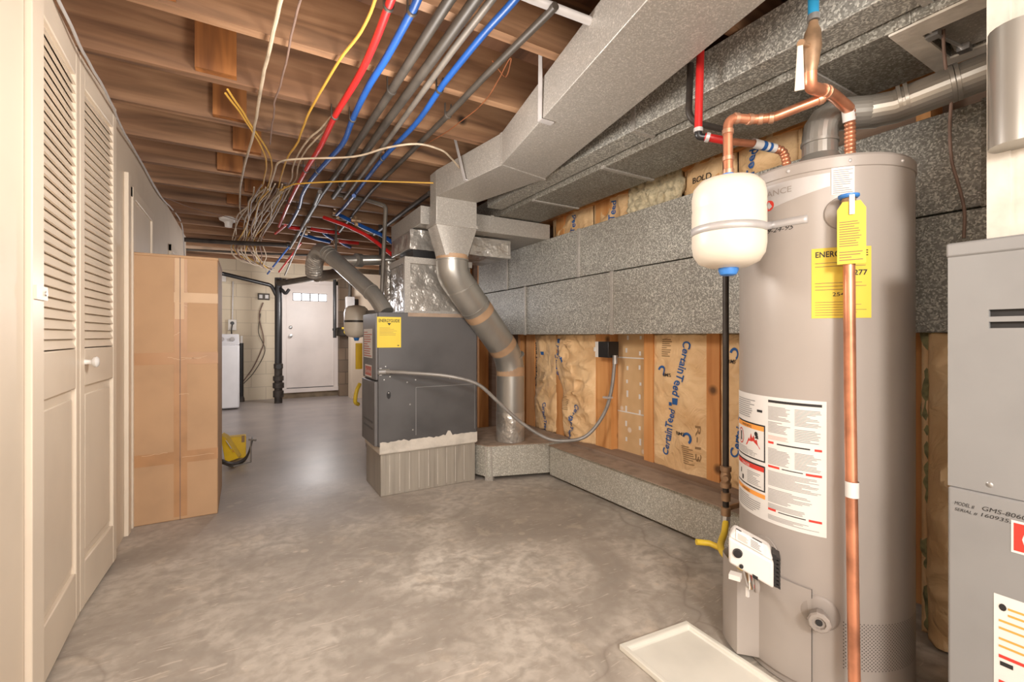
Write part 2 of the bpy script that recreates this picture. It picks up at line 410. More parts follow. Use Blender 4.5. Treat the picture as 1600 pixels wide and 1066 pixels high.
        me.polygons.foreach_set('material_index', s.m)
        if smooth:
            me.polygons.foreach_set('use_smooth', [True] * len(me.polygons))
            me.set_sharp_from_angle(angle=radians(angle))
        me.update()
        o = bpy.data.objects.new(name, me); COL.objects.link(o)
        if parent is not None: o.parent = parent
        else: o.location = o0
        ORG[o.name] = o0
        if bevel:
            bv = o.modifiers.new('bevel', 'BEVEL'); bv.width = bevel; bv.segments = 2; bv.limit_method = 'ANGLE'; bv.angle_limit = radians(40)
        return o

_g = {}
def glyphs(txt, bold=0.0, shear=0.0):
    key = (txt, bold, shear)
    if key in _g: return _g[key]
    cu = bpy.data.curves.new('lettering', 'FONT'); cu.body = txt; cu.size = 1.0; cu.offset = bold; cu.resolution_u = 3; cu.shear = shear
    ob = bpy.data.objects.new('lettering', cu); COL.objects.link(ob)
    dg = bpy.context.evaluated_depsgraph_get(); dg.update()
    me = bpy.data.meshes.new_from_object(ob.evaluated_get(dg))
    vs = [(v.co.x, v.co.y) for v in me.vertices]; fs = [tuple(p.vertices) for p in me.polygons]
    w = max([v[0] for v in vs] or [1])
    bpy.data.objects.remove(ob); bpy.data.curves.remove(cu); bpy.data.meshes.remove(me)
    _g[key] = (vs, fs, w)
    return _g[key]

def spline(pts, n=6):
    """Catmull-Rom through the points"""
    P = [Vector(p) for p in pts]; P = [P[0] * 2 - P[1]] + P + [P[-1] * 2 - P[-2]]; out = []
    for i in range(1, len(P) - 2):
        for k in range(n):
            t = k / n; a, b, c, d = P[i - 1], P[i], P[i + 1], P[i + 2]
            out.append(0.5 * ((2 * b) + (c - a) * t + (2 * a - 5 * b + 4 * c - d) * t * t + (3 * b - a - 3 * c + d) * t ** 3))
    out.append(P[-2]); return out
def rounded(pts, rad, n=6):
    """polyline with its corners rounded"""
    P = [Vector(p) for p in pts]; out = [P[0]]
    for i in range(1, len(P) - 1):
        a = (P[i - 1] - P[i]); b = (P[i + 1] - P[i]); r = min(rad, a.length * .45, b.length * .45)
        p0 = P[i] + a.normalized() * r; p1 = P[i] + b.normalized() * r
        for k in range(n + 1):
            t = k / n; out.append(p0 * (1 - t) ** 2 + P[i] * 2 * t * (1 - t) + p1 * t * t)
    out.append(P[-1]); return out
def dense(pts, step):
    P = [Vector(p) for p in pts]; out = [P[0]]; acc = 0.0
    for a, b in zip(P, P[1:]):
        L = (b - a).length; d = step - acc
        while d <= L: out.append(a + (b - a) * (d / L)); d += step
        acc = (acc + L) % step
    return out

def tag(o, label, cat, group=None):
    o['label'] = label; o['category'] = cat
    if group: o['group'] = group
    return o
def thing(name, label, cat, loc, group=None):
    o = bpy.data.objects.new(name, None); COL.objects.link(o); o.location = loc; o.empty_display_size = 0.1
    ORG[o.name] = Vector(loc)
    return tag(o, label, cat, group)
def rings(items, r, w, h, mt, parent, name='crimp_ring', seg=24):
    for p, d in items: MB().ring(p, d, r, w, h, seg).build(name, mt, parent)
def struct(o): o['kind'] = 'structure'; return o
def rect_f(o, ex, ey, nrm):
    """flat surface: origin, s direction, t direction, outward normal"""
    o, ex, ey, nrm = Vector(o), Vector(ex), Vector(ey), Vector(nrm)
    return lambda s, t, off: o + ex * s + ey * t + nrm * off

# ================================================================== THE SETTING
WL, WR, YF, ZC = -0.57, 2.42, 8.95, 2.22
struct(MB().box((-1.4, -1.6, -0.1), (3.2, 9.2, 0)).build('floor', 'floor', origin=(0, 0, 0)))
struct(MB().box((WL - .12, -1.2, 0), (WL, 6.3, ZC - .005)).build('wall_left', 'wall', origin=(WL, 0, 0)))
wall_right = struct(MB().box((WR, -1.6, 0), (WR + .12, YF, 2.46)).build('wall_right', 'plate', origin=(WR, 0, 0)))
struct(MB().box((-1.5, 6.3, 0), (-1.4, YF, ZC - .005)).build('wall_laundry', 'wall'))
struct(MB().box((-1.4, YF, 0), (3.2, YF + .2, 2.46)).build('wall_far', 'blocks', origin=(0.1, YF, 0)))

ceiling = struct(MB().box((-1.4, -1.6, 2.46), (3.2, 9.2, 2.5)).build('ceiling', 'deck', origin=(0, 0, 2.46)))
rnd = random.Random(4)
blocks = {4: (300, .0), 5: (322, 0), 6: (305, 0), 7: (347, 0), 8: (320, 0), 9: (348, 0), 10: (335, 0), 11: (350, 0)}
bx = {3: -0.35, 4: -0.18, 5: -0.14, 6: -0.06, 7: -0.16, 8: 0.0, 9: -0.13, 10: 0.06, 11: -0.1, 12: .05, 2: 0.05}
for k in range(-1, 17):
    y = 1.91 + .45 * (k - 3)
    last = k == 15
    j = MB().box((-1.3, y, ZC + rnd.uniform(-.004, .004)), (WR, y + .045, 2.46)).build('joist', 'beam' if last else 'joist', ceiling)
    if last: j['label'] = 'joist painted beige'
    if k in bx:
        b = MB().box((bx[k], y - .04, ZC + .012), (bx[k] + .15, y - .001, 2.455)).build('blocking_board', 'block', j)
        b['label'] = 'orange-brown short board nailed to the joist face'

# ---- studs, plate and board of the right wall (seen between the ducts)
SX = 2.30
def yw(px, x=SX): r = ray(px, 500); return x * r.y / r.x
for a, b_ in ((822, 835), (869, 881), (931, 955), (1006, 1020), (1104, 1124)):
    MB().box((SX, yw(a), .24), (WR, yw(b_), 2.2)).build('stud', 'stud', wall_right)
for y in (0.70, 0.4, 3.75, 4.2, 4.65, 5.1): MB().box((SX, y, .04), (WR, y + .045, 2.2)).build('stud', 'stud', wall_right)
MB().box((SX - .02, .2, 2.1), (WR, 4.5, 2.2)).build('top_plate', 'stud', wall_right)
pl = MB(); pl.box((2.20, 1.12, .245), (WR, 2.9, .272)).build('bottom_plate', 'plate', wall_right)
pan = MB().box((SX + .06, yw(956), .27), (SX + .075, yw(1007), 1.2)); pan.mat(1)
for z in (.55, .94): pan.box((SX + .058, yw(956), z), (SX + .0599, yw(1007), z + .008))
for i in range(8):
    for q in (.3, .68):
        z = .34 + i * .105 + rnd.uniform(-.01, .01); y = yw(956) + (yw(1007) - yw(956)) * (q + rnd.uniform(-.04, .04))
        pan.box((SX + .0585, y - .008, z), (SX + .0598, y + .008, z + rnd.uniform(.02, .05)))
o = pan.build('bare_board', ['drywall', 'paper'], wall_right); o['label'] = 'brown bare board with white putty dabs'

# ---- bifold closet door, left
door = bpy.data.objects.new('door_1', None); COL.objects.link(door); door.location = (WL, 1.88, 0); ORG['door_1'] = Vector((WL, 1.88, 0)); struct(door)
def bifold(p0, p1, knob):
    """a louvred panel standing from p0 to p1 (x, y)"""
    p0 = Vector((p0[0], p0[1], 0)); p1 = Vector((p1[0], p1[1], 0)); e = (p1 - p0); w = e.length; e.normalize(); n = Vector((e.y, -e.x, 0))
    if n.x < 0: n = -n
    def B(m, s0, s1, z0, z1, a, b):
        q = [p0 + e * s0 + n * a, p0 + e * s1 + n * a, p0 + e * s1 + n * b, p0 + e * s0 + n * b]
        if (q[1] - q[0]).cross(q[3] - q[0]).z < 0: q = q[::-1]
        m.hexa([Vector((t.x, t.y, z0)) for t in q] + [Vector((t.x, t.y, z1)) for t in q])
    m = MB(); st = .052
    B(m, 0, st, .02, 2.2, -.03, 0); B(m, w - st, w, .02, 2.2, -.03, 0)
    B(m, st, w - st, 2.09, 2.2, -.029, -.001); B(m, st, w - st, .9, 1.05, -.029, -.001); B(m, st, w - st, .02, .2, -.029, -.001)
    o = m.build('door_panel', 'door', door, bevel=.004)
    m = MB(); B(m, st, w - st, .2, .9, -.024, -.014); B(m, st + .03, w - st - .03, .235, .865, -.02, -.007)
    m.build('raised_panel', 'door', o, bevel=.004)
    m = MB(); nsl = 30
    for i in range(nsl):
        z = 1.055 + i * (1.03 / nsl)
        a0 = p0 + e * st; a1 = p0 + e * (w - st)
        q = [a0 - n * .001 + Vector((0, 0, z)), a1 - n * .001 + Vector((0, 0, z)), a1 - n * .019 + Vector((0, 0, z + .047)), a0 - n * .019 + Vector((0, 0, z + .047))]
        m.extrude(q, -n * .008)
    m.build('louvre_slats', 'door', o)
    if knob:
        c = p0 + e * .052 + Vector((0, 0, .995))
        m = MB().lathe(c, [(.011, 0), (.009, .012), (.010, .02), (.02, .028), (.022, .036), (.016, .042), (.001, .044)], 20, n)
        q = m.build('knob', 'white', o); q['label'] = 'round white knob'
bifold((-.53, 1.885), (-.552, 2.378), False)
bifold((-.552, 2.384), (-.535, 2.876), True)
MB().box((WL, 1.79, .0), (-.515, 1.878, 2.21)).build('door_jamb', 'door', door, bevel=.003)
m = MB().box((-.515, 1.80, 1.205), (-.509, 1.885, 1.245)).mat(1); m.cyl((-.509, 1.865, 1.225), (-.505, 1.865, 1.225), .007, 12)
m.build('latch_plate', ['door', 'steel'], door)

struct(MB().box((WL, 1.2, 0), (-.53, 1.785, 2.215)).build('trim_1', 'wall', bevel=.003))
struct(MB().box((WL, 3.22, 0), (WL + .022, 3.28, 2.0)).build('trim_2', 'door', bevel=.003))
def flat_door(nm, y0, y1, zt):
    d = MB().box((WL, y0 + .06, .01), (WL + .012, y1 - .06, zt - .06)).build(nm, 'wall'); struct(d)
    m = MB().box((WL, y0, 0), (WL + .024, y0 + .06, zt)).box((WL, y1 - .06, 0), (WL + .024, y1, zt)).box((WL, y0, zt - .06), (WL + .0235, y1, zt))
    m.build('door_frame', 'door', d, bevel=.003)
flat_door('door_2', 3.33, 4.02, 1.95)
flat_door('door_3', 4.92, 5.7, 1.9)

# ---- far door with four small lites
fd = MB().box((.63, YF - .045, .17), (1.42, YF - .005, 2.03)).build('door_4', 'far_door', bevel=.004); struct(fd)
fd['label'] = 'off-white slab door with four small windows at the far end'
m = MB()
for a, b_, z0, z1 in ((.56, .63, .12, 2.1), (1.42, 1.49, .12, 2.1)): m.box((a, YF - .07, z0), (b_, YF, z1))
m.box((.56, YF - .07, 2.03), (1.49, YF, 2.1)); m.build('door_frame', 'far_door', fd, bevel=.003)
m = MB().box((.56, YF - .09, .1), (1.49, YF, .17)).mat(1).box((.56, YF - .06, .0), (1.49, YF, .1)).mat(2).box((.64, YF - .055, .16), (1.41, YF - .046, .182))
m.build('threshold', ['far_door', 'conc_dark', 'black'], fd)
MB().box((.735, YF - .048, 1.725), (1.30, YF - .0449, 1.865)).build('lite_frame', 'greypipe', fd)
for i in range(4):
    x0 = .745 + i * .142
    p = MB().box((x0, YF - .052, 1.735), (x0 + .12, YF - .046, 1.855)).build('window_lite', 'lite', fd); p['label'] = 'small bright window pane'
m = MB().lathe((.70, YF - .047, 1.10), [(.03, 0), (.03, .006), (.015, .01), (.015, .03), (.03, .04), (.028, .06), (.001, .065)], 20, (0, -1, 0)); m.build('door_knob', 'steel', fd)
m = MB().lathe((.70, YF - .047, 1.25), [(.03, 0), (.03, .01), (.02, .016), (.001, .018)], 20, (0, -1, 0)); m.build('deadbolt', 'steel', fd)

# bare block pier and white panel right of the far door
struct(MB().box((1.49, 8.72, 0), (1.70, YF, 1.36)).box((1.49, 8.75, 1.36), (1.70, YF, 2.2)).build('wall_pier', 'blocks_bare'))
struct(MB().box((1.62, 8.3, 0), (2.42, 8.6, 2.2)).build('wall_far_right', 'wall'))

# ================================================================== CARDBOARD BOX
bx0, bx1, by0, by1, bz = -.562, -.142, 3.352, 3.95, 1.57
box = thing('cardboard_box', 'tall brown taped cardboard box standing against the beige left wall', 'box', (-.36, 3.65, 0))
MB().box((bx0, by0, 0), (bx1, by1, bz)).build('carton', 'box', box, bevel=.006)
f = rect_f((bx0, by0, 0), (1, 0, 0), (0, 0, 1), (0, -1, 0)); W = bx1 - bx0
m = MB()
for z0, z1 in ((.93, 1.0), (.34, .41)): m.patch(f, 0.0, W - .0, z0, z1, .0012)
m.patch(f, .2, .265, .02, 1.56, .0016)
m.build('packing_tape', 'boxtape', box)['label'] = 'shiny brown tape strips'
m = MB().patch(f, .2, W, 1.30, 1.36, .002).patch(f, .205, .25, 1.2, 1.565, .0022); m.build('paper_tape', 'boxpale', box)
m = MB().patch(f, .2285, .2325, .0, 1.57, .003); m.build('flap_seam', 'cable_dark', box)
m = MB(); rk = random.Random(8)  # pale strokes painted as glints on the crinkled tape
for s0, t0, L, dr in ((.235, .955, .13, .02), (.235, .97, .1, -.01), (.24, .375, .16, 0), (.17, .975, .06, -.02), (.225, .75, .05, 0), (.2, 1.1, .03, .02), (.05, .40, .12, .01), (.205, 1.3, .06, -.02)):
    p_ = [(s0 + L * i / 6, t0 + dr * i / 6 + rk.uniform(-.003, .003)) for i in range(7)]
    for (x0_, z0_), (x1_, z1_) in zip(p_, p_[1:]): m.poly(f, [(x0_, z0_), (x1_, z1_), (x1_, z1_ + .003), (x0_, z0_ + .003)], .0034)
m.build('tape_glints', 'boxpale', box)
# lid rim
MB().box((bx0 - .003, by0 - .003, bz - .004), (bx1 + .003, by1 + .003, bz + .012)).build('top_flap', 'box', box, bevel=.003)

# ================================================================== FURNACE BEHIND (charcoal)
FX0, FX1, FY0, FY1, FZ0, FZ1 = .775, 1.52, 3.11, 3.50, .345, 1.262
fu = thing('furnace', 'charcoal furnace cabinet on a sheet metal base in the middle of the room', 'furnace', (1.15, 3.3, 0))
MB().box((FX0 + .004, FY0, FZ0), (FX1, FY1, FZ1)).build('cabinet', 'furn', fu, bevel=.006)
# front (faces the left wall): upper and lower door panels
MB().box((FX0 - .012, FY0 + .006, .80), (FX0 + .004, FY1 - .006, FZ1 - .006)).build('upper_door', 'furn_edge', fu, bevel=.004)
lo = MB().box((FX0 - .02, FY0 + .006, FZ0 + .005), (FX0 + .004, FY1 - .006, .79)).build('lower_door', 'furn_edge', fu, bevel=.004)
for z in (.455, .50): MB().box((FX0 - .0215, FY0 + .06, z), (FX0 - .0195, FY1 - .07, z + .014)).build('vent_slot', 'black', lo)
f = rect_f((0, FY0, 0), (1, 0, 0), (0, 0, 1), (0, -1, 0))
m = MB()
for s0, s1, t0, t1 in ((1.04, 1.5, .735, .739), (1.04, 1.044, .40, .737), (1.497, 1.5, .40, .735)): m.patch(f, s0, s1, t0, t1, .002)
m.build('panel_line', 'furn2', fu)
MB().patch(f, .985, 1.518, 1.236, 1.262, .0015, 10, 1).build('sealant_smear', 'dust', fu)
for s, t in ((.82, .80), (.85, .71), (.86, .82), (.98, .775), (1.04, .79), (1.3, .79), (1.0, .62), (1.02, .44), (.83, .89)): MB().lathe(f(s, t, 0), [(.006, 0), (.005, .003), (.001, .004)], 10, (0, -1, 0)).build('screw', 'steel', fu)
m = MB().lathe(f(.85, .72, -.003), [(.014, 0), (.014, .005), (.001, .005)], 16, (0, -1, 0)); m.v = [Vector((v.x, v.y, .695 + (v.z - .72) * 1.9)) for v in m.v]; m.build('side_knockout', 'black', fu)
g = lambda p: (p.x, p.z)
a = PY(589, 495, FY0); c = PY(626.5, 543, FY0)
m = MB().patch(f, a.x, c.x, c.z, a.z, .002).mat(1); w = c.x - a.x; h = a.z - c.z
m.text(f, 'ENERGYGUIDE', a.x + w * .06, a.z - h * .17, .03, .003, width=w * .88, bold=.02)
m.poly(f, [(a.x + w * .42, a.z - h * .2), (a.x + w * .5, a.z - h * .28), (a.x + w * .58, a.z - h * .2)], .003)
m.mat(2); m.lines(f, a.x + w * .1, a.x + w * .85, c.z + h * .4, a.z - h * .32, 6, .003, .2, 3); m.mat(1).patch(f, a.x + w * .84, a.x + w * .92, c.z + h * .05, c.z + h * .08, .003)
m.build('energy_label', ['yellow', 'ink', 'ink_brown'], fu)['label'] = 'yellow energy label'
f2 = rect_f((FX0 - .012, 0, 0), (0, -1, 0), (0, 0, 1), (-1, 0, 0))
m = MB().patch(f2, -3.46, -3.2, .945, 1.15, .001).mat(1).lines(f2, -3.45, -3.21, .955, 1.14, 11, .002, .4, 5); m.build('warning_label', ['paper', 'ink_red'], fu)['label'] = 'white label with red print'
m = MB().patch(f2, -3.42, -3.22, .81, .895, .001).mat(1).patch(f2, -3.41, -3.23, .82, .885, .0015).mat(0).text(f2, 'Goodman', -3.40, .838, .04, .002, width=.16); m.build('maker_label', ['paper', 'ink_red'], fu)['label'] = 'red and white name label'
# base
m = MB().box((.80, FY0 + .02, 0), (FX1 - .005, FY1 + .05, .33)).mat(1).box((.79, FY0 + .006, .29), (FX1, FY1 + .055, .352))
fb = m.build('base_plenum', ['base', 'mastic'], fu, bevel=.004)
m = MB(); fb2 = rect_f((0, FY0 + .02, 0), (1, 0, 0), (0, 0, 1), (0, -1, 0))
for i in range(9):
    s = .86 + i * .07; m.patch(fb2, s, s + .004, .02, .28, .001)
m.build('standing_seam', 'mastic', fb)
# mastic edge along the cabinet
m = MB(); n = 40
top = [.375 + .018 * noise.noise(Vector((i * .5, 3, 0))) + (.03 if i in (27, 28) else 0) for i in range(n + 1)]
for i in range(n):
    x0 = .79 + (FX1 - .79) * i / n; x1 = .79 + (FX1 - .79) * (i + 1) / n
    m.add([f(x0, .30, .004), f(x1, .30, .004), f(x1, top[i + 1], .003), f(x0, top[i], .003)], [(0, 1, 2, 3)])
m.build('sealant_band', 'mastic', fu)
# foil-wrapped plenum on top
m = MB().hexa([(.985, 3.17, FZ1), (1.50, 3.17, FZ1), (1.50, 3.56, FZ1), (.985, 3.56, FZ1), (1.0, 3.19, 1.655), (1.50, 3.19, 1.655), (1.50, 3.57, 1.655), (1.0, 3.57, 1.655)])
plm = m.build('supply_plenum', 'foil', fu)
m = MB().box((.98, 3.165, 1.62), (1.505, 3.575, 1.665)).box((.975, 3.16, FZ1 + .0), (1.507, 3.57, FZ1 + .02)).box((.978, 3.163, FZ1), (1.02, 3.2, 1.65))
m.build('foil_band', 'duct_light', plm)
MB().box((1.06, 3.22, 1.66), (1.48, 3.55, 1.735)).build('flexible_collar', 'black', fu)

# conduit from furnace to the wall switch box
a0 = PY(600, 581, FY0 - .012)
pts = spline([a0, D(640, 583, 3.06), D(700, 588, 3.06), D(745, 600, 3.1), D(775, 625, 3.15), D(810, 657, 3.2), D(850, 683, 3.22), D(880, 689, 3.22), D(915, 682, 3.23), D(942, 650, 3.22), D(955, 612, 3.2), D(961, 562, 3.2)], 14)
pts = dense(pts, .0065)
m = MB().tube(pts, lambda i: .0135 if i % 2 else .0115, 10)
cond = thing('flexible_conduit', 'metal flex conduit looping from the charcoal furnace side to the wall box', 'conduit', tuple(a0))
m.build('conduit_hose', 'hose', cond)
m = MB().cyl(a0 + Vector((-.04, 0, 0)), a0 + Vector((.035, -.0, 0)), .02, 14).box(a0 + Vector((-.03, .0, -.026)), a0 + Vector((-.015, .012, .026))); m.build('connector', 'steel', cond)
p = D(961, 562, 3.2); MB().cyl(p + Vector((0, 0, -.03)), p + Vector((0, 0, .03)), .018, 14).build('connector', 'steel', cond)
p = D(948, 621, 3.2); MB().box(p + Vector((-.02, -.03, -.006)), p + Vector((.03, .02, .006))).build('conduit_clip', 'strap', cond)
sb = thing('switch_box', 'black metal box with white switch plate on a stud above the conduit', 'electrical box', (2.28, 2.16, 1.0))
p0 = PX(946, 558, 2.27); p1 = PX(962, 534, 2.27)
MB().box((2.20, p1.y, p0.z), (2.299, p0.y, p1.z)).build('box_body', 'black', sb, bevel=.003)
MB().box((2.20, p0.y, p0.z), (2.299, PX(933, 550, 2.22).y, p1.z)).build('switch_plate', 'white', sb, bevel=.003)
m = MB().box((2.193, p0.y + .03, (p0.z + p1.z) / 2 - .015), (2.2, p0.y + .04, (p0.z + p1.z) / 2 + .015)); m.build('toggle', 'white', sb)

# ================================================================== DUCTS
def seam(m, a, b, hh=.006):  m.box(a, b)
# wall ducts: two long ones stacked on the studs
m = MB().box((2.12, -.9, 1.535), (2.298, 4.3, 1.885))
wd = thing('wall_duct', 'long speckled galvanised duct along the right wall, upper of the two', 'duct', (2.2, 1.7, 1.535))
m.build('duct_body', 'duct_wall', wd, bevel=.003)
for px in (905, 793): y = yw(px, 2.12); MB().box((2.108, y - .012, 1.53), (2.125, y + .016, 1.889)).build('drive_cleat', 'duct_light', wd, bevel=.003)
y = yw(1541, 2.12); MB().box((2.112, y - .01, 1.53), (2.125, y + .01, 1.889)).build('drive_cleat', 'duct_dark', wd)
m = MB().box((2.112, -.9, 1.112), (2.298, 4.3, 1.527))
wd = thing('wall_duct', 'long speckled galvanised duct right above the paper-faced insulation, lower of the two', 'duct', (2.2, 1.7, 1.112))
m.build('duct_body', 'duct_wall', wd, bevel=.003)
for px in (957, 821): y = yw(px, 2.112); MB().box((2.1, y - .012, 1.108), (2.118, y + .014, 1.531)).build('drive_cleat', 'duct_light', wd, bevel=.003)

# floor duct
m = MB().prism([(2.075, 1.0), (2.20, 1.0), (2.20, 2.92), (2.045, 2.9)], .022, .25)
fdu = thing('floor_duct', 'low galvanised duct running along the floor under the insulated wall', 'duct', (2.13, 1.9, 0))
m.build('duct_body', 'duct_floor', fdu, bevel=.003)
MB().box((2.06, 1.30, .0), (2.2, 1.33, .256)).build('drive_cleat', 'duct_light', fdu)
MB().box((2.03, 1.0, .25), (2.2, 2.9, .2535)).build('dust_layer', 'dust', fdu)
jb = thing('floor_duct_junction', 'angled galvanised duct box on the floor right of the charcoal furnace', 'duct', (1.9, 3.3, 0))
MB().prism([(1.53, 3.2), (1.587, 3.06), (2.035, 2.925), (2.29, 2.925), (2.29, 3.7), (1.53, 3.7)], .03, .262).build('duct_body', 'duct_floor', jb, bevel=.004)
MB().prism([(1.525, 3.2), (1.585, 3.053), (2.035, 2.92), (2.29, 2.92), (2.29, 3.7), (1.525, 3.7)], .262, .268).build('dust_layer', 'dust', jb)
MB().hexa([(1.575, 3.085, .0), (1.62, 3.045, .0), (1.64, 3.06, .0), (1.6, 3.1, .0), (1.572, 3.08, .262), (1.615, 3.045, .262), (1.63, 3.06, .262), (1.6, 3.1, .262)]).build('corner_seam', 'duct_light', jb)

# the large pale overhead duct with its round drop
ld = thing('overhead_duct', 'large pale sheet metal duct crossing overhead and turning down by the furnace', 'duct', (1.3, 2.0, 2.03))
zb, zt = 2.03, 2.205
A0, A1 = D(1011, 0, .93 / .738), D(1208, 0, .93 / .738)
L1, R1 = (1.205, 2.165), (1.535, 2.235)
dl = Vector((L1[0] - A0.x, L1[1] - A0.y)).normalized(); back = 2.1
q = [(L1[0] - dl.x * back, L1[1] - dl.y * back), (R1[0] - dl.x * (back - .02), R1[1] - dl.y * (back - .02)), R1, L1]
MB().prism(q, zb, zt).build('duct_body', 'duct_light', ld, bevel=.003)
L2, R2 = (1.10, 2.865), (1.40, 2.865)
MB().prism([L1, R1, R2, L2], zb, zt).build('duct_body', 'duct_light', ld, bevel=.003)
m = MB().prism([(1.10, 2.865), (1.40, 2.865), (1.40, 3.03), (1.14, 3.03), (1.10, 2.98)], 1.85, zt); m.build('duct_drop', 'duct_light', ld, bevel=.004)
# seam lines
e = Vector((R1[0] - L1[0], R1[1] - L1[1], 0)).normalized()
m = MB().prism([(L1[0] - .004, L1[1] - .012), (R1[0] + .004, R1[1] - .012), (R1[0] + .004, R1[1] + .012), (L1[0] - .004, L1[1] + .012)], zb - .005, zt); m.build('drive_cleat', 'duct_light', ld)
MB().box((1.094, 2.858, 1.845), (1.406, 3.035, 1.868)).build('drive_cleat', 'duct_light', ld)
# square to round boot
seg = 32; C0 = Vector((1.25, 2.95)); vs = []; rr = .112
sq = []
for j in range(seg):
    a = 2 * pi * j / seg; cx, cy = cos(a), sin(a); k = 1 / max(abs(cx), abs(cy)); sq.append((1.25 + cx * k * .15, 2.948 + cy * k * .083))
m = MB(); vs = [(x, y, 1.85) for x, y in sq] + [(C0.x + rr * cos(2 * pi * j / seg), C0.y + rr * sin(2 * pi * j / seg), 1.64) for j in range(seg)]
m.add(vs, [(j, seg + j, seg + (j + 1) % seg, (j + 1) % seg) for j in range(seg)]); m.build('square_to_round_boot', 'duct_light', ld, angle=25)
PB = Vector((1.83, 3.14, .93)); C3 = Vector((1.25, 2.95, 1.66))
path = rounded([C3, Vector((1.25, 2.95, 1.53)), PB, Vector((1.83, 3.14, .26))], .13, 5)
m = MB().tube(path, rr, 28); rp = m.build('round_duct', 'pipe_galv', ld, angle=14)
d1 = (PB - Vector((1.25, 2.95, 1.53))).normalized()
rings([(Vector((1.25, 2.95, 1.53)) + d1 * t, d1 + (Vector((0, 0, -.5)) if t < .2 else Vector())) for t in (.12, .30)] + [(Vector((1.25, 2.95, 1.625)), Vector((0, 0, 1))), (PB, d1 + Vector((0, 0, -1)))], rr, .012, .004, 'pipe_galv', rp)
for p, d, w in ((Vector((1.25, 2.95, 1.53)) + d1 * .36, d1, .06), (PB - d1 * .14, d1, .06), (Vector((1.83, 3.14, .82)), Vector((0, 0, 1)), .07), (Vector((1.25, 2.95, 1.645)), Vector((0, 0, 1)), .03)):
    MB().tube([p - d * w / 2, p + d * w / 2], rr + .0015, 28, False).build('tape_band', 'tape', rp)['label'] = 'brown tape wrap'
MB().tube([(1.83, 3.14, .27), (1.83, 3.14, .5)], rr + .002, 28, False).build('foil_sleeve', 'foil', rp)
# hanger straps
for bot, top_ in ((D(845, 187, 1.955), PZ(846, 82, 2.3)), (D(727, 281, 2.74), PZ(712, 217, 2.3))):
    b0 = Vector(bot); t0 = Vector(top_)
    s = thing('duct_hanger', 'galvanised strap holding the large pale duct, ' + ('nearer of the two' if bot.y < 2 else 'farther one by its bend'), 'hanger strap', tuple(b0))
    m = MB(); w = Vector((.0, .014, 0)); n_ = Vector((-.003, 0, 0))
    m.extrude([b0 - w + n_, b0 + w + n_, t0 + w + n_, t0 - w + n_], (-.003, 0, 0)); m.build('strap_band', 'strap', s)
    m = MB().box(b0 + Vector((-.006, -.014, -.006)), b0 + Vector((.06, .014, -.001))); m.build('strap_foot', 'strap', s)

# two duller ducts side by side overhead, along the wall
od = thing('overhead_duct', 'narrow dark galvanised duct squeezed between the pale duct and the wide one', 'duct', (1.6, 1.5, 2.05))
MB().box((1.55, -.9, 2.05), (1.676, 3.0, 2.212)).build('duct_body', 'duct_wall', od, bevel=.003)
for px, py in ((990, 175), (1420, 20)):
    y = yw(px, 1.55); MB().box((1.545, y - .012, 2.045), (1.68, y + .012, 2.2)).build('drive_cleat', 'duct_light', od)
ow = thing('overhead_duct', 'wide dull galvanised duct overhead nearest to the right wall', 'duct', (1.9, 1.5, 2.02))
m = MB().box((1.69, .56, 2.02), (2.07, 3.6, 2.19)).box((1.69, -.9, 2.02), (2.07, .22, 2.19)).box((1.69, .22, 2.02), (1.78, .56, 2.19)).box((2.0, .22, 2.02), (2.07, .56, 2.19)); m.build('duct_body', 'duct_dark', ow, bevel=.003)
for px, py in ((955, 265), (1330, 148), (845, 315)):
    p = PZ(px, py, 2.02); MB().box((1.685, p.y - .012, 2.013), (2.074, p.y + .012, 2.03)).build('drive_cleat', 'duct_light', ow)
# opening with a curved damper plate and smeared sealant
m = MB().box((1.695, .56, 2.012), (2.065, .615, 2.019)).box((1.695, .2, 2.012), (1.775, .56, 2.0195)).box((2.0, .2, 2.012), (2.055, .56, 2.019)); m.build('opening_sealant', 'mastic', ow)['label'] = 'smeared off-white sealant round the opening'
m = MB(); N = 12
for i in range(N):
    a0_ = i / N; a1_ = (i + 1) / N
    x0 = 1.79 + .2 * a0_; x1 = 1.79 + .2 * a1_; z0 = 2.024 + .022 * sin(a0_ * pi); z1 = 2.024 + .022 * sin(a1_ * pi)
    m.add([(x0, .23, z0), (x1, .23, z1), (x1, .545, z1), (x0, .545, z0)], [(0, 1, 2, 3)])
m.box((1.785, .23, 2.1), (1.995, .55, 2.11)); m.build('damper_plate', 'duct_light', ow)
m = MB().tube([(1.78, .548, 2.022), (2.0, .52, 2.022)], .005, 8).box((1.795, .53, 2.008), (1.825, .56, 2.028)).box((1.965, .505, 2.008), (1.995, .535, 2.028)); m.build('damper_rod', 'steel', ow)

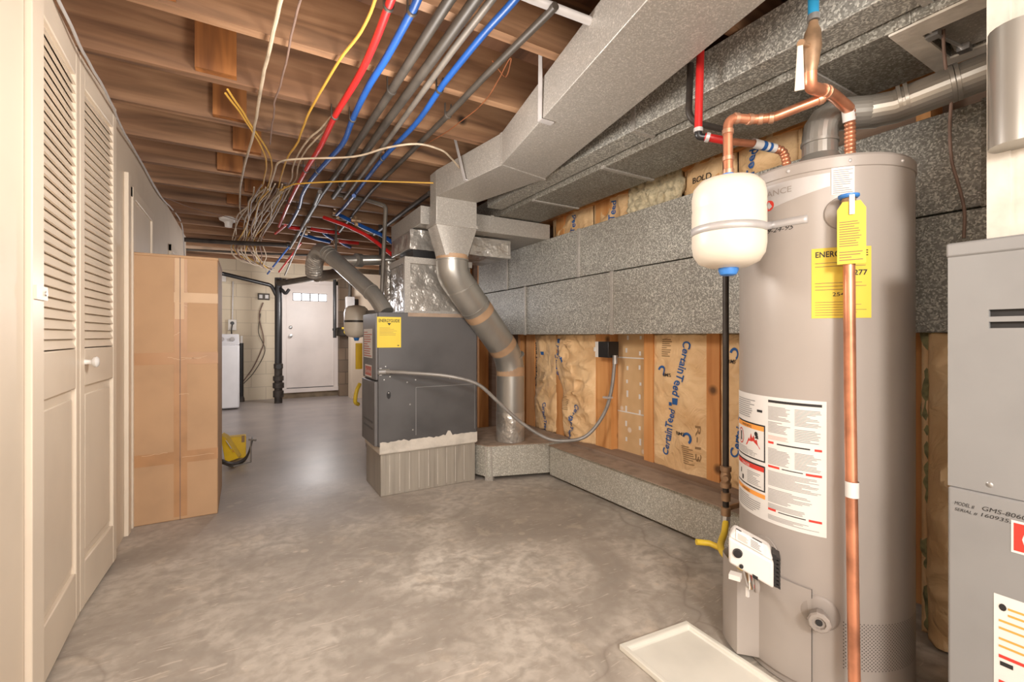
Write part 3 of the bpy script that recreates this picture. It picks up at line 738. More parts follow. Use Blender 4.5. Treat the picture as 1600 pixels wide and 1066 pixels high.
# cross ducts over the plenum
cd = thing('cross_duct', 'flat galvanised duct over the furnace plenum, running to the right wall', 'duct', (1.6, 3.4, 1.885))
MB().box((1.06, 3.06, 1.885), (2.16, 3.8, 2.012)).build('duct_body', 'duct_light', cd, bevel=.003)
y = 3.06; p = PY(769, 350, y); MB().box((p.x - .012, y - .006, 1.882), (p.x + .012, y + .3, 2.015)).build('drive_cleat', 'duct_light', cd)
ct = thing('plenum_trunk', 'short silver duct box right on the plenum collar, ends torn with sealant', 'duct', (1.45, 3.4, 1.73))
m = MB().box((1.035, 3.205, 1.735), (1.86, 3.7, 1.865)); m.build('duct_body', 'foil', ct, bevel=.003)
m = MB().box((1.028, 3.198, 1.728), (1.867, 3.22, 1.752)).box((1.028, 3.198, 1.85), (1.867, 3.22, 1.872)).box((1.03, 3.2, 1.73), (1.055, 3.24, 1.87)).box((1.84, 3.2, 1.73), (1.866, 3.24, 1.87)); m.build('sealed_edge', 'foil', ct)

# ================================================================== WATER HEATER
HX, HY, HR = 1.724, .822, .25
HZ = 1.645
HC = Vector((HX, HY, 0)); toc = Vector((-HX, -HY, 0)).normalized(); hp = Vector((-toc.y, toc.x, 0))
if hp.dot(Vector((CY, -SY, 0))) < 0: hp = -hp
def hcyl(phi, z, off): return HC + toc * (cos(phi) * (HR + off)) + hp * (sin(phi) * (HR + off)) + Vector((0, 0, z))
def hs(s, t, off): return hcyl(s / HR, t, off)         # arc length, height
def hit(px, py):
    """arc length and height where a sight line meets the shell"""
    r = ray(px, py); d = Vector((r.x, r.y)); c = Vector((-HX, -HY)); A = d.dot(d); B = 2 * d.dot(c); Cq = c.dot(c) - HR * HR
    disc = max(B * B - 4 * A * Cq, 0); t = (-B - sqrt(disc)) / (2 * A)
    p = CAM + r * t; q = p - HC; return (atan2(q.dot(hp), q.dot(toc)) * HR, p.z)
wh = thing('water_heater', 'tall warm grey water heater cylinder in the right foreground', 'water heater', (HX, HY, 0))
prof = [(.235, .0), (.25, .005), (.25, 1.60), (.2535, 1.602), (.2535, 1.632), (.248, 1.64), (.19, 1.652), (.001, 1.656)]
MB().lathe((HX, HY, 0), prof, 96).build('tank_jacket', 'heater', wh, angle=30)
for a in range(10): MB().ball(hcyl(a * 2 * pi / 10 + .3, 1.617, .002), .006, 8).build('lid_screw', 'strap', wh)
# perforated skirt
m = MB(); a0, z0 = hit(1318, 982); rows = 27
for r_ in range(rows):
    for c_ in range(30):
        s = a0 + c_ * .0105 + (r_ % 2) * .0052; z = .252 - .0052 * r_
        m.poly(hs, [(s + .0017 * cos(k * pi / 3), z + .0017 * sin(k * pi / 3)) for k in range(6)], .0006)
m.build('vent_perforations', 'ink', wh)
# burner access shroud
def shroud():
    m = MB(); S0 = hit(1165, 1000)[0] if False else -.36; S1 = -.02; n = 24
    rows_ = [(.02, 0), (.05, 1), (.31, 1), (.345, 0)]
    def off(q): return .045 * min(1, q / .08) * min(1, (1 - q) / .3) if q > 0 else 0
    vs = []
    zs = [.03, .05, .30, .33]
    for iz, z in enumerate(zs):
        for i in range(n + 1):
            q = i / n; s = S0 + (S1 - S0) * q
            o = (.066 if .2 < q < .46 else (.066 * q / .2 if q <= .2 else .008 + .058 * max(0, 1 - (q - .46) / .07)))
            zz = z
            if iz >= 2: zz = z - .02 * q + (.018 if q > .5 else 0)
            vs.append(hs(s, zz, max(o, .004)))
    fs = [(a * (n + 1) + i, a * (n + 1) + i + 1, (a + 1) * (n + 1) + i + 1, (a + 1) * (n + 1) + i) for a in range(3) for i in range(n)]
    # thickness back to the shell
    b = len(vs)
    for i in range(n + 1): vs.append(hs(S0 + (S1 - S0) * i / n, .30, .001))
    m.add(vs, fs)
    return m
shroud().build('burner_cover', 'heater', wh, angle=50)
m = MB().patch(hs, -.0205, -.0185, .03, .33, .0065).build('cover_seam', 'ink', wh)
m = MB().poly(hs, [(-.30, .27), (-.15, .27), (-.155, .312), (-.19, .335), (-.30, .325)], .002); m.build('burner_opening', 'ink', wh)
# drain valve
s, z = hit(1280, 958); c = hs(s, z, 0); n_ = (hs(s, z, 1) - hs(s, z, 0)).normalized()
m = MB().lathe(c, [(.052, 0), (.050, .002), (.044, .006), (.001, .007)], 32, n_); m.build('escutcheon', 'heater_dark', wh)
m = MB().lathe(c, [(.018, .0), (.018, .03), (.028, .032), (.030, .04), (.030, .058), (.026, .062), (.018, .063), (.016, .056), (.001, .056)], 10, n_)
dv = m.build('drain_valve', 'heater_dark', wh, angle=20); m = MB().lathe(c + n_ * .057, [(.009, 0), (.009, .003), (.001, .003)], 12, n_); m.build('outlet_hole', 'ink', dv)
# relief valve, discharge pipe, yellow tag
s, z = hit(1318, 333); c = hs(s, z, 0); n_ = (hs(s, z, 1) - c).normalized()
m = MB().lathe(c, [(.05, 0), (.048, .004), (.03, .012), (.001, .013)], 32, n_); m.build('escutcheon', 'heater', wh)
tv = MB().lathe(c, [(.015, 0), (.015, .03), (.021, .032), (.021, .06), (.001, .062)], 12, n_); tvp = c + n_ * .045
tv.cyl(tvp + Vector((0, 0, -.07)), tvp + Vector((0, 0, .035)), .017, 14); rv = tv.build('relief_valve', 'brass', wh)
m = MB().lathe(tvp + Vector((0, 0, .03)), [(.022, 0), (.026, .004), (.026, .010), (.012, .014), (.001, .015)], 20); m.build('valve_cap', 'bluecap', rv)
m = MB(); e1 = hp; b0 = tvp + n_ * .024 + Vector((0, 0, .034)); m.extrude([b0 - e1 * .006, b0 + e1 * .006, b0 + e1 * .006 - Vector((0, 0, .055)), b0 - e1 * .006 - Vector((0, 0, .055))], n_ * .003); m.build('test_lever', 'steel', rv)
bot = D(1338, 1100, 1.33)
bp = Vector((tvp.x, tvp.y, 0)) + n_ * .012
m = MB().tube([tvp + Vector((0, 0, -.05)) , Vector((bp.x, bp.y, .9)), Vector((bp.x - .006, bp.y - .013, .1))], .0148, 18); dp = m.build('discharge_pipe', 'copper', wh)
pm = D(1329, 768, 1.27); m = MB().tube([(bp.x - .003, bp.y - .006, pm.z - .022), (bp.x - .003, bp.y - .006, pm.z + .022)], .0165, 18, False); m.build('pipe_sticker', 'paper', dp)
ft = rect_f(tvp + n_ * .021 + Vector((0, 0, -.005)), tuple(hp), (0, 0, 1), tuple(n_))
m = MB(); k = .033
m.extrude([ft(a, b, 0) for a, b in ((-k, -.155), (k, -.155), (k, .0), (k * .62, .022), (-k * .62, .022), (-k, .0))], n_ * .0012).mat(1)
m.lines(ft, -k * .85, k * .85, -.145, -.115, 4, .0018, .35, 1); m.lines(ft, -k * .85, k * .85, -.105, -.03, 11, .0018, .35, 2)
m.build('hanging_tag', ['yellow', 'ink_brown'], rv)['label'] = 'yellow instruction tag'

# energy label
sA, zA = hit(1268, 388); sB, zB = hit(1361, 497); zA = (hit(1315, 386)[1]); zB = hit(1315, 497)[1]
m = MB().patch(hs, sA, sB, zB, zA, .0012, 14, 1).mat(1); w = sB - sA; h = zA - zB
m.text(hs, 'ENERGYGUIDE', sA + w * .06, zA - h * .13, .024, .002, width=w * .88, bold=.02)
m.text(hs, '277', sA + w * .69, zA - h * .40, .022, .002, width=w * .24, bold=.02); m.text(hs, '254', sA + w * .34, zA - h * .69, .016, .002, width=w * .2, bold=.01)
m.mat(2)
for t0, t1, n in ((.17, .27, 2), (.46, .6, 3), (.74, .96, 6)): m.lines(hs, sA + w * .06, sB - w * .06, zA - h * t1, zA - h * t0, n, .002, .18, int(t0 * 100), 8)
m.build('energy_label', ['yellow', 'ink', 'ink_brown'], wh)['label'] = 'yellow energy label'
# brand label
sR, zT = hit(1297, 270); sL = hit(1180, 300)[0]; zb2 = hit(1297, 291)[1]
m = MB(); n = 16
vs = []; 
for i in range(n + 1):
    q = i / n; s_ = sL + (sR - sL) * q; vs.append(hs(s_, zT, .001)); vs.append(hs(s_, zb2 - .05 * (1 - q), .001))
m.add(vs, [(2 * i, 2 * i + 1, 2 * i + 3, 2 * i + 2) for i in range(n)]).mat(1)
en = hit(1237, 296)[0]; st = hit(1204, 300)[0]; wd = (en - st) * 2.0; m.text(hs, 'RELIANCE', en - wd, zT - .036, .026, .0018, width=wd, bold=.01)
m.build('name_label', ['strap', 'heater_dark'], wh)['label'] = 'pale slanted name label'
s, z = hit(1202, 322); m = MB().poly(hs, [(s + .017 * cos(k * pi / 8), z + .017 * sin(k * pi / 8)) for k in range(16)], .0012).mat(1).text(hs, 'E', s - .004, z - .008, .02, .002); m.build('round_badge', ['red', 'paper'], wh)['label'] = 'red round badge'
s0, z1 = hit(1299, 263); s1, z0 = hit(1335, 302); m = MB().patch(hs, s0, s1, z0, z1, .0012, 5, 1).mat(1).lines(hs, s0 + .004, s1 - .004, z0 + .004, z1 - .004, 12, .0018, .35, 8, 3); m.build('small_sticker', ['paper', 'ink_grey'], wh)
s, z = hit(1203, 361); m = MB().text(hs, '9-24-95', s - .012, z - .008, .022, .001, width=.088, shear=.4); m.build('handwriting', 'ink', wh)
# the big instruction label
sR = hit(1291.5, 700)[0]; sL = -HR * 1.42; zT = hit(1291, 628)[1]; zB = hit(1291, 841)[1]
w = sR - sL; h = zT - zB
m = MB().patch(hs, sL, sR, zB, zT, .0012, 30, 1)
F = lambda a, b: (sL + w * a, zB + h * b)
def rc(a0, a1, b0, b1, off=.002): m.patch(hs, sL + w * a0, sL + w * a1, zB + h * b0, zB + h * b1, off, max(2, int(16 * abs(a1 - a0))), 1)
def ln(a0, a1, b0, b1, n, seed, fill=.42): m.lines(hs, sL + w * a0, sL + w * a1, zB + h * b0, zB + h * b1, n, .0022, fill, seed, 6)
m.mat(1); rc(.56, .97, .955, .975); rc(.44, .5, .86, .88)
# two framed warnings
def frame(a0, a1, b0, b1, top):
    m.mat(1); rc(a0, a1, b0, b1, .0017); m.mat(0); rc(a0 + .012, a1 - .012, b0 + .012, b1 - .012, .0021); m.mat(top); rc(a0 + .012, a1 - .012, b1 - .05, b1 - .012, .0024)
frame(.06, .53, .46, .76, 4); frame(.06, .53, .22, .43, 3)
m.mat(4); rc(.06, .53, .165, .20)
m.mat(1); m.text(hs, 'WARNING', sL + w * .2, zB + h * .717, .013, .0026); m.text(hs, 'WARNING', sL + w * .2, zB + h * .172, .011, .0026)
m.mat(0); m.text(hs, 'DANGER', sL + w * .2, zB + h * .385, .013, .0026)
# flame drawing and figure
m.mat(3); fl = [(.28, .56), (.31, .60), (.33, .63), (.345, .61), (.36, .67), (.38, .63), (.40, .66), (.415, .62), (.44, .63), (.45, .59), (.48, .56)]
m.poly(hs, [F(a, b) for a, b in fl], .0026); m.mat(1)
for a, b, r_ in ((.43, .675, .008), (.44, .655, .006)): m.poly(hs, [(F(a, b)[0] + r_ * cos(k * pi / 5), F(a, b)[1] + r_ * sin(k * pi / 5)) for k in range(10)], .0028)
rc(.415, .46, .638, .646, .0028); rc(.16, .19, .58, .66, .0026); rc(.165, .185, .30, .34, .0026); rc(.2, .23, .25, .29, .0026)
m.mat(3); p_ = F(.175, .62)
for k in range(20):
    a, b = 2 * pi * k / 20, 2 * pi * (k + 1) / 20
    m.poly(hs, [(p_[0] + .019 * cos(a), p_[1] + .024 * sin(a)), (p_[0] + .022 * cos(a), p_[1] + .028 * sin(a)), (p_[0] + .022 * cos(b), p_[1] + .028 * sin(b)), (p_[0] + .019 * cos(b), p_[1] + .024 * sin(b))], .003)
m.mat(2); ln(.1, .5, .485, .545, 5, 4); ln(.3, .5, .25, .36, 8, 5); ln(.1, .5, .03, .15, 7, 6); ln(.08, .42, .8, .96, 9, 7)
ln(.56, .75, .82, .93, 11, 8); ln(.78, .97, .8, .93, 12, 9); ln(.56, .75, .72, .81, 8, 10); ln(.78, .97, .68, .78, 8, 11)
ln(.56, .75, .47, .60, 12, 12); ln(.78, .97, .47, .60, 12, 13); ln(.56, .97, .3, .42, 12, 14); ln(.56, .97, .17, .28, 10, 15); ln(.56, .88, .12, .16, 4, 16); ln(.56, .97, .03, .07, 4, 17)
m.mat(5); ln(.56, .75, .665, .70, 4, 18); 
m.mat(3)
for a0, a1, b in ((.56, .61, .63), (.92, .97, .625), (.56, .66, .44), (.86, .97, .435), (.56, .63, .10), (.88, .97, .095)): rc(a0, a1, b, b + .017)
m.mat(1); m.lines(hs, sL + w * .64, sL + w * .9, zB + h * .63, zB + h * .64, 1, .0024, 1, 1, 6); rc(.68, .84, .443, .45); rc(.65, .86, .10, .107)
m.build('instruction_label', ['paper', 'ink', 'ink_grey', 'red', 'orange', 'pink'], wh)['label'] = 'large white instruction label with warnings'

# gas control valve
s, z = hit(1196, 862); c = hs(s, z, 0); n_ = (hs(s, z, 1) - c).normalized(); tg = Vector((-n_.y, n_.x, 0))
if tg.dot(hp) < 0: tg = -tg
m = MB().lathe(c, [(.05, 0), (.05, .004), (.001, .005)], 28, n_); m.build('escutcheon', 'heater', wh)
vc = D(1170, 864, 1.40)
fwd = (Vector((CAM.x, CAM.y, 0)) - Vector((vc.x, vc.y, 0))).normalized(); sd = Vector((-fwd.y, fwd.x, 0))
if sd.dot(hp) < 0: sd = -sd
gv = MB()
def VB(m, s0, s1, z0, z1, a, b, sh=0.0):
    q = []
    for zz in (z0, z1):
        for (ss, aa) in ((s0, a), (s1, a), (s1, b), (s0, b)):
            q.append(vc + sd * ss + fwd * aa + Vector((0, 0, zz - sh * ss)))
    m.hexa([q[0], q[1], q[2], q[3], q[4], q[5], q[6], q[7]])
VB(gv, -.055, .065, -.052, .028, -.03, .035, .42)
q = []
for (ss, zz, aa) in ((-.055, .028, -.03), (.065, .028, -.03), (.065, .028, .035), (-.055, .028, .035), (-.04, .055, -.03), (.055, .055, -.03), (.055, .055, .005), (-.04, .055, .005)):
    q.append(vc + sd * ss + fwd * aa + Vector((0, 0, zz - .42 * ss)))
gv.hexa(q); gvo = gv.build('gas_control_valve', 'white', wh, bevel=.007)
m = MB()
for i in range(8): VB(m, .066, .083, -.048 + .012 * i, -.041 + .012 * i, -.035, .02, .42)
VB(m, .062, .073, -.05, .045, -.035, .018, .42); m.build('cooling_fins', 'black', gvo)
ff = lambda s_, t_, off: vc + sd * s_ + fwd * (.0355 + off) + Vector((0, 0, t_ - .42 * s_))
m = MB().lathe(ff(-.03, -.005, 0), [(.014, 0), (.012, .008), (.001, .009)], 16, fwd).lathe(ff(-.02, -.038, 0), [(.006, 0), (.006, .005), (.001, .006)], 12, fwd); VB(m, .01, .024, -.052, -.042, .03, .037, .42); m.build('control_knob', 'black', gvo)
slf = lambda s_, t_, off: vc + sd * (s_) + fwd * (.036 - .030 * t_ + off) + Vector((0, 0, .029 + .027 * t_ - .42 * s_ + off))
m = MB().patch(slf, -.035, .04, .1, .9, .0015).mat(1).lines(slf, -.03, .0, .2, .7, 5, .0025, .5, 3).mat(2).lines(slf, .005, .035, .2, .8, 5, .0025, .5, 5).mat(3).patch(slf, -.035, -.02, .92, 1.0, .002).patch(slf, .01, .035, .92, 1.0, .002); m.build('control_label', ['paper', 'pink', 'ink_grey', 'ink'], gvo)
# wires below
for i, (dx, mt, r_) in enumerate(((.0, 'heater_dark', .008), (-.016, 'redpex', .002), (-.02, 'white', .0025), (-.026, 'ink_brown', .002), (-.01, 'steel', .003))):
    a = vc + sd * (.02 + dx) + Vector((0, 0, -.06)); b = hs(hit(1178 + dx * 200, 905)[0], .30, .045)
    MB().tube(spline([a, a + Vector((0, 0, -.05)) + sd * .012 * (i % 2), b + Vector((0, 0, .05)), b + Vector((0, 0, -.04))], 6), r_, 8).build('burner_wire', mt, wh)
p = D(1152, 900, 1.4); m = MB().box(p + Vector((-.018, -.012, -.009)), p + Vector((.01, .02, .006)), .4).box(D(1168, 925, 1.42) + Vector((-.004, -.004, -.015)), D(1168, 925, 1.42) + Vector((.004, .004, .015))); m.build('wire_connector', 'white', wh)

# yellow gas hose
gh = thing('gas_hose', 'yellow coated gas hose behind the white control valve of the water heater', 'gas hose', tuple(D(1130, 850, 1.7)))
g0 = D(1134, 815, 2.05); 
MB().tube(spline([g0, D(1132, 832, 2.0), D(1126, 853, 1.9), D(1135, 870, 1.75), D(1160, 885, 1.5)], 6), .014, 12).build('hose', 'yellow_flex', gh)
MB().tube([D(1088, 847, 1.95), D(1108, 849, 1.95), D(1126, 857, 1.92), D(1140, 872, 1.8)], .0125, 12).build('hose_branch', 'yellow_flex', gh)
MB().cyl(D(1134, 806, 2.06), D(1133, 822, 2.05), .02, 8).build('hose_nut', 'steel', gh)
gp = thing('gas_pipe', 'dark iron gas pipe dropping vertically in front of the wall ducts', 'pipe', (1.9, 1.3, .2))
ga = D(1134, 806, 2.06); m = MB().tube([(ga.x, ga.y, ga.z), (ga.x, ga.y, 2.02)], .0135, 14); gpo = m.build('pipe_run', 'iron', gp)
zv = CAM.z - (745 - HOR) / FOC * 2.06
m = MB().lathe((ga.x, ga.y, zv), [(.014, -.05), (.024, -.048), (.024, -.028), (.018, -.024), (.024, .0), (.018, .022), (.024, .026), (.024, .046), (.014, .048)], 10); m.cyl((ga.x, ga.y, zv), (ga.x - .03, ga.y - .02, zv), .012, 10); m.build('shutoff_valve', 'brass', gp)
m = MB().lathe((ga.x, ga.y, ga.z + .02), [(.014, -.02), (.021, -.018), (.021, .018), (.014, .02)], 10).lathe((ga.x, ga.y, zv - .09), [(.014, -.02), (.02, -.018), (.02, .018), (.014, .02)], 10).cyl((ga.x, ga.y, ga.z + .03), (ga.x + .11, ga.y + .0, ga.z + .03), .012, 10); m.build('pipe_coupling', 'brass', gp)

# ---- expansion tank
tk = D(1138, 350, 1.45); TX, TY = tk.x, tk.y; tr = .109
z1 = CAM.z + (HOR - 279) / FOC * 1.45; z0 = CAM.z + (HOR - 420) / FOC * 1.45
et = thing('expansion_tank', 'cream expansion tank strapped beside the tall grey water heater', 'tank', (TX, TY, z0))
H = z1 - z0; R_ = tr
prof = [(.02, 0), (R_ * .55, .006), (R_ * .82, .02), (R_ * .96, .045), (R_, .075), (R_, H * .62), (R_ * .985, H * .65), (R_ * .985, H * .66), (R_, H * .69), (R_, H - .06), (R_ * .95, H - .032), (R_ * .8, H - .012), (R_ * .5, H - .002), (.02, H)]
MB().lathe((TX, TY, z0), prof, 56).build('tank_shell', 'cream', et, angle=60)
MB().lathe((TX, TY, z0 - .022), [(.018, 0), (.024, .003), (.03, .016), (.03, .026)], 10).build('bottom_cap', 'bluecap', et)['label'] = 'blue plastic cap'
MB().lathe((TX, TY, z1 - .004), [(.018, 0), (.018, .018), (.014, .02)], 14).build('inlet_collar', 'bluecap', et)
es = thing('tank_strap', 'flat grey steel strap tying the cream expansion tank to the water heater', 'strap', (TX, TY, z0 + .1))
m = MB(); vs = []; pts = []
zc = z0 + H * .41; n = 30
up = Vector((0, 0, 1)); tcm = (Vector((0, 0, 0)) - Vector((TX, TY, 0))).normalized(); trt = Vector((-tcm.y, tcm.x, 0))
if trt.dot(hp) < 0: trt = -trt
for i in range(n + 1):
    a = radians(-110 + 180 * i / n); pts.append((Vector((TX, TY, 0)) + tcm * cos(a) * (tr + .002) + trt * sin(a) * (tr + .002), zc + .0 * i))
sE, zE = hit(1262, 340); sM = hit(1208, 350)[0]
for i in range(10):
    q = i / 9; pts.append((Vector(tuple(hs(sM + (sE - sM) * q, 0, .003))), zE - .004 + .0 * q))
vs = []
for i, (p, z) in enumerate(pts):
    vs += [Vector((p.x, p.y, z - .012)), Vector((p.x, p.y, z + .012))]
fs = [(2 * i, 2 * i + 2, 2 * i + 3, 2 * i + 1) for i in range(len(pts) - 1)]
m.add(vs, fs); so = m.build('strap_band', 'strap', es); sf = so.modifiers.new('thick', 'SOLIDIFY'); sf.thickness = .002

# ---- copper and pex water lines at the heater
def pipe(name, label, cat, pts, r, mt, group=None, seg=14, loc=None, rad=.03):
    P = rounded([Vector(p) for p in pts], rad, 6) if rad else [Vector(p) for p in pts]
    t = thing(name, label, cat, tuple(loc or P[-1]), group)
    MB().tube(P, r, seg).build('pipe_run', mt, t, angle=30)
    return t
cw = [Vector((TX, TY, z1 + .012)), D(1137, 184, 1.45), D(1180, 187, 1.46), D(1208, 184, 1.44), D(1288, 152, 1.39)]
t = thing('copper_pipe', 'copper pipe rising from the cream expansion tank and elbowing toward the brass valve', 'pipe', tuple(cw[0]))
MB().tube(rounded(cw, .035, 7), .0145, 18).build('pipe_run', 'copper', t, angle=35)
for a, b, q in ((0, 1, .05), (0, 1, .28), (0, 1, .75), (1, 2, .3), (1, 2, .8), (2, 3, .3), (2, 3, .9), (3, 4, .92)):
    d = (cw[b] - cw[a]); rings([(cw[a] + d * q, d)], .0148, .016, .0025, 'solder', t, 'solder_joint', 18)
# cold side: blue pex, valve, elbow, corrugated connector
V1 = D(1271, 30, 1.32); V0 = Vector((V1.x, V1.y, 2.215)); V2 = D(1266, 112, 1.32); V3 = D(1266, 136, 1.33); V4 = D(1300, 147, 1.42); V5 = D(1326, 170, 1.49); V6 = hs(hit(1328, 255)[0], 1.64, -.07)
V6 = Vector((D(1328, 245, 1.50).x, D(1328, 245, 1.50).y, 1.65))
t = thing('pex_pipe', 'light blue plastic pipe above the brass valve with white lever', 'pipe', tuple(V1)); MB().cyl(V1, V0, .014, 16).build('pipe_run', 'teal', t); MB().cyl(V1 - Vector((0, 0, .005)), V1 + Vector((0, 0, .012)), .016, 16).build('crimp_ring', 'steel', t)
t = thing('shutoff_valve', 'brass ball valve with pale lever under the light blue pipe', 'valve', tuple(V2))
ax = (V2 - V1).normalized()
MB().lathe(V1 + Vector((0, 0, -.008)), [(.012, 0), (.014, .013), (.021, .03), (.023, .052), (.025, .075), (.022, .097), (.02, .123), (.016, .145), (.014, .15)], 14, ax).build('valve_body', 'brass', t)
hv = D(1252, 68, 1.29); m = MB().cyl(hv, D(1266, 72, 1.31), .006, 8).lathe(hv, [(.011, -.004), (.011, .004)], 8, (hv - D(1266, 70, 1.32)).normalized()); m.build('valve_stem', 'brass', t)
e2 = trt; m = MB(); a = D(1250, 72, 1.28); b = D(1249, 142, 1.28); m.extrude([a - e2 * .007, a + e2 * .007, b + e2 * .012, b - e2 * .012], tcm * .005); m.build('lever_handle', 'cream', t, bevel=.002)['label'] = 'flat cream lever'
t = thing('copper_pipe', 'copper elbow and corrugated connector entering the water heater top right', 'pipe', tuple(V6))
MB().tube(rounded([V2, V3, V4, V5], .03, 6), .0175, 18).build('elbow_run', 'copper', t, angle=35)
P = dense(spline([V4 + (V5 - V4) * .3, V5, D(1328, 195, 1.5), V6], 10), .0045); MB().tube(P, lambda i: .0165 if i % 3 else .0135, 14).build('corrugated_connector', 'copper', t, angle=60)
rings([(V3 + (V4 - V3) * .55, V4 - V3), (V3 + (V4 - V3) * .72, V4 - V3)], .0178, .012, .003, 'solder', t, 'solder_joint')
MB().tube([D(1325, 172, 1.495), D(1327, 190, 1.5)], .0178, 14, False).build('pipe_sticker', 'paper', t)
# hot side
h0 = D(1095, 60, 1.62); h1 = D(1091, 212, 1.62); h2 = D(1140, 221, 1.6); h3 = D(1182, 225, 1.63); h4 = D(1210, 232, 1.66); h5 = Vector((D(1234, 258, 1.68).x, D(1234, 258, 1.68).y, 1.645))
t = thing('pex_pipe', 'red plastic pipe dropping past the pale duct edge to a black elbow', 'pipe', tuple(h1)); MB().cyl(h0, h1 + Vector((0, 0, .02)), .0135, 16).build('pipe_run', 'redpex', t); MB().cyl(h1 + Vector((0, 0, .012)), h1 + Vector((0, 0, .026)), .016, 16).build('crimp_ring', 'strap', t)
MB().tube(rounded([h1 + Vector((0, 0, .02)), h1 + Vector((0, 0, -.004)), h1 + (h2 - h1) * .3], .012, 5), .0125, 12).build('elbow', 'black', t)
t = thing('pex_pipe', 'short red plastic pipe running sideways behind the copper riser', 'pipe', tuple(h2)); MB().cyl(h1 + (h2 - h1) * .2, h2, .0135, 16).build('pipe_run', 'redpex', t); m = MB().ring(h1 + (h2 - h1) * .3, h2 - h1, .0138, .014, .003); m.build('crimp_ring', 'strap', t)
t = thing('copper_pipe', 'corrugated copper connector curving into the water heater top left', 'pipe', tuple(h5))
MB().cyl(h2, h3, .0125, 16).build('pipe_run', 'copper', t); P = dense(spline([h3, h4, D(1226, 243, 1.67), h5], 10), .0045); MB().tube(P, lambda i: .0155 if i % 3 else .0125, 14).build('corrugated_connector', 'copper', t, angle=60)
m = MB().tube([h3 - (h4 - h3) * .2, h4], .0162, 14, False); m.build('pipe_sticker', 'paper', t); m = MB().tube([h3 + (h4 - h3) * .25, h3 + (h4 - h3) * .45], .0165, 14, False).tube([h3 + (h4 - h3) * .6, h3 + (h4 - h3) * .75], .0165, 14, False); m.build('sticker_print', 'ink_blue', t)
pipe('iron_pipe', 'dark iron pipe with elbow left of the red dropping pipe', 'pipe', [D(1079, 100, 1.72), D(1076, 178, 1.72), D(1086, 192, 1.72), D(1132, 203, 1.78)], .0125, 'iron')

# ---- heater vent pipe
vp = thing('vent_pipe', 'round galvanised vent pipe from water heater top toward the right plenum', 'vent pipe', (HX, HY, 1.65))
MB().lathe((HX, HY, 1.645), [(.085, 0), (.085, .03), (.075, .04), (.058, .075), (.055, .08)], 36).build('draft_hood', 'pipe_galv', vp, angle=20)
e0 = Vector((HX, HY, 1.70)); e1_ = Vector((HX + .0, HY, 1.865)); e2_ = Vector((1.85, .70, 1.86)); e3 = Vector((1.93, .42, 1.90)); e4 = Vector((1.97, .0, 1.93))
MB().tube(rounded([e0, e1_, e2_], .08, 4), .053, 26).build('vent_elbow', 'pipe_galv', vp, angle=12)
MB().tube([e2_ - (e2_ - e1_).normalized() * .03, e2_ + Vector((.01, -.04, 0)), e3, e4], .053, 26).build('pipe_run', 'pipe_galv', vp, angle=12)
d = (e3 - e2_)
rings([(e2_ + d * q, d) for q in (.2, .26, .62, .66)] + [(e0 + Vector((0, 0, .07)), Vector((0, 0, 1)))], .053, .012, .004, 'pipe_galv', vp)

# ================================================================== NEAR FURNACE (right edge)
NX = 1.45; NY = NX * ray(1481, 400).y / ray(1481, 400).x
nf = thing('furnace', 'light grey furnace cabinet cut by the right edge of the view', 'furnace', (1.7, .1, 0))
zt2 = PX(1481, 381, NX).z; zm = PX(1485, 757, NX).z; zm2 = PX(1485, 772, NX).z
MB().box((NX + .012, NY - .62, .02), (2.02, NY - .004, zt2 - .004)).build('cabinet', 'furn2', nf, bevel=.004)
ud = MB(); fy = rect_f((NX, NY, 0), (0, -1, 0), (0, 0, 1), (-1, 0, 0))
# upper door with two slots
sl = [(.055, .30, PX(1545, 495, NX).z, PX(1545, 484, NX).z), (.055, .30, PX(1545, 513, NX).z, PX(1545, 503, NX).z)]
sy = NY - PX(1545, 500, NX).y
ud.box((NX, NY - sy, zm2 + .02), (NX + .012, NY, zt2 - .03)); ud.box((NX, NY - .6, sl[0][3]), (NX + .012, NY - sy, zt2 - .03)); ud.box((NX, NY - .6, sl[1][3]), (NX + .012, NY - sy, sl[0][2])); ud.box((NX, NY - .6, zm2 + .02), (NX + .012, NY - sy, sl[1][2]))
ud.build('upper_door', 'furn2', nf)
m = MB().box((NX + .011, NY - .5, sl[1][2] - .002), (NX + .013, NY - sy + .003, sl[0][3] + .002)); m.build('slot_backing', 'ink', nf)
MB().box((NX - .004, NY - .62, zt2 - .034), (NX + .2, NY + .003, zt2)).build('top_cap', 'furn2', nf, bevel=.005)
MB().box((NX + .006, NY - .62, zm), (NX + .02, NY, zm2 + .02)).build('middle_rail', 'furn2', nf, bevel=.003)
MB().box((NX - .006, NY - .6, .05), (NX + .012, NY - .001, zm - .004)).build('lower_door', 'furn2', nf, bevel=.005)
p = PX(1546, 758, NX); m = MB().lathe((NX + .004, p.y, p.z), [(.011, 0), (.009, .003), (.001, .006)], 14, (-1, 0, 0)); m.build('screw', 'steel', nf)
f = rect_f((NX - .006, NY, 0), (0, -1, 0), (0, 0, 1), (-1, 0, 0))
def fp(px, py): p = PX(px, py, NX - .006); return (NY - p.y, p.z)
m = MB()
a = fp(1491, 788); b = fp(1531, 792); m.text(f, 'MODEL #', a[0], a[1], .012, .0008, width=.035, shear=.3); a2 = fp(1491, 797); m.text(f, 'SERIAL #', a2[0], a2[1], .010, .0008, width=.04, shear=.3)
a = fp(1533, 797); m.text(f, 'GMS-80603', a[0], a[1], .014, .0008, width=.078, shear=.2); a = fp(1530, 806); m.text(f, '1609355097', a[0], a[1], .012, .0008, width=.08, shear=.2)
m.build('handwriting', 'ink', nf)
a = fp(1580, 862); b = fp(1580, 812); r0 = .008
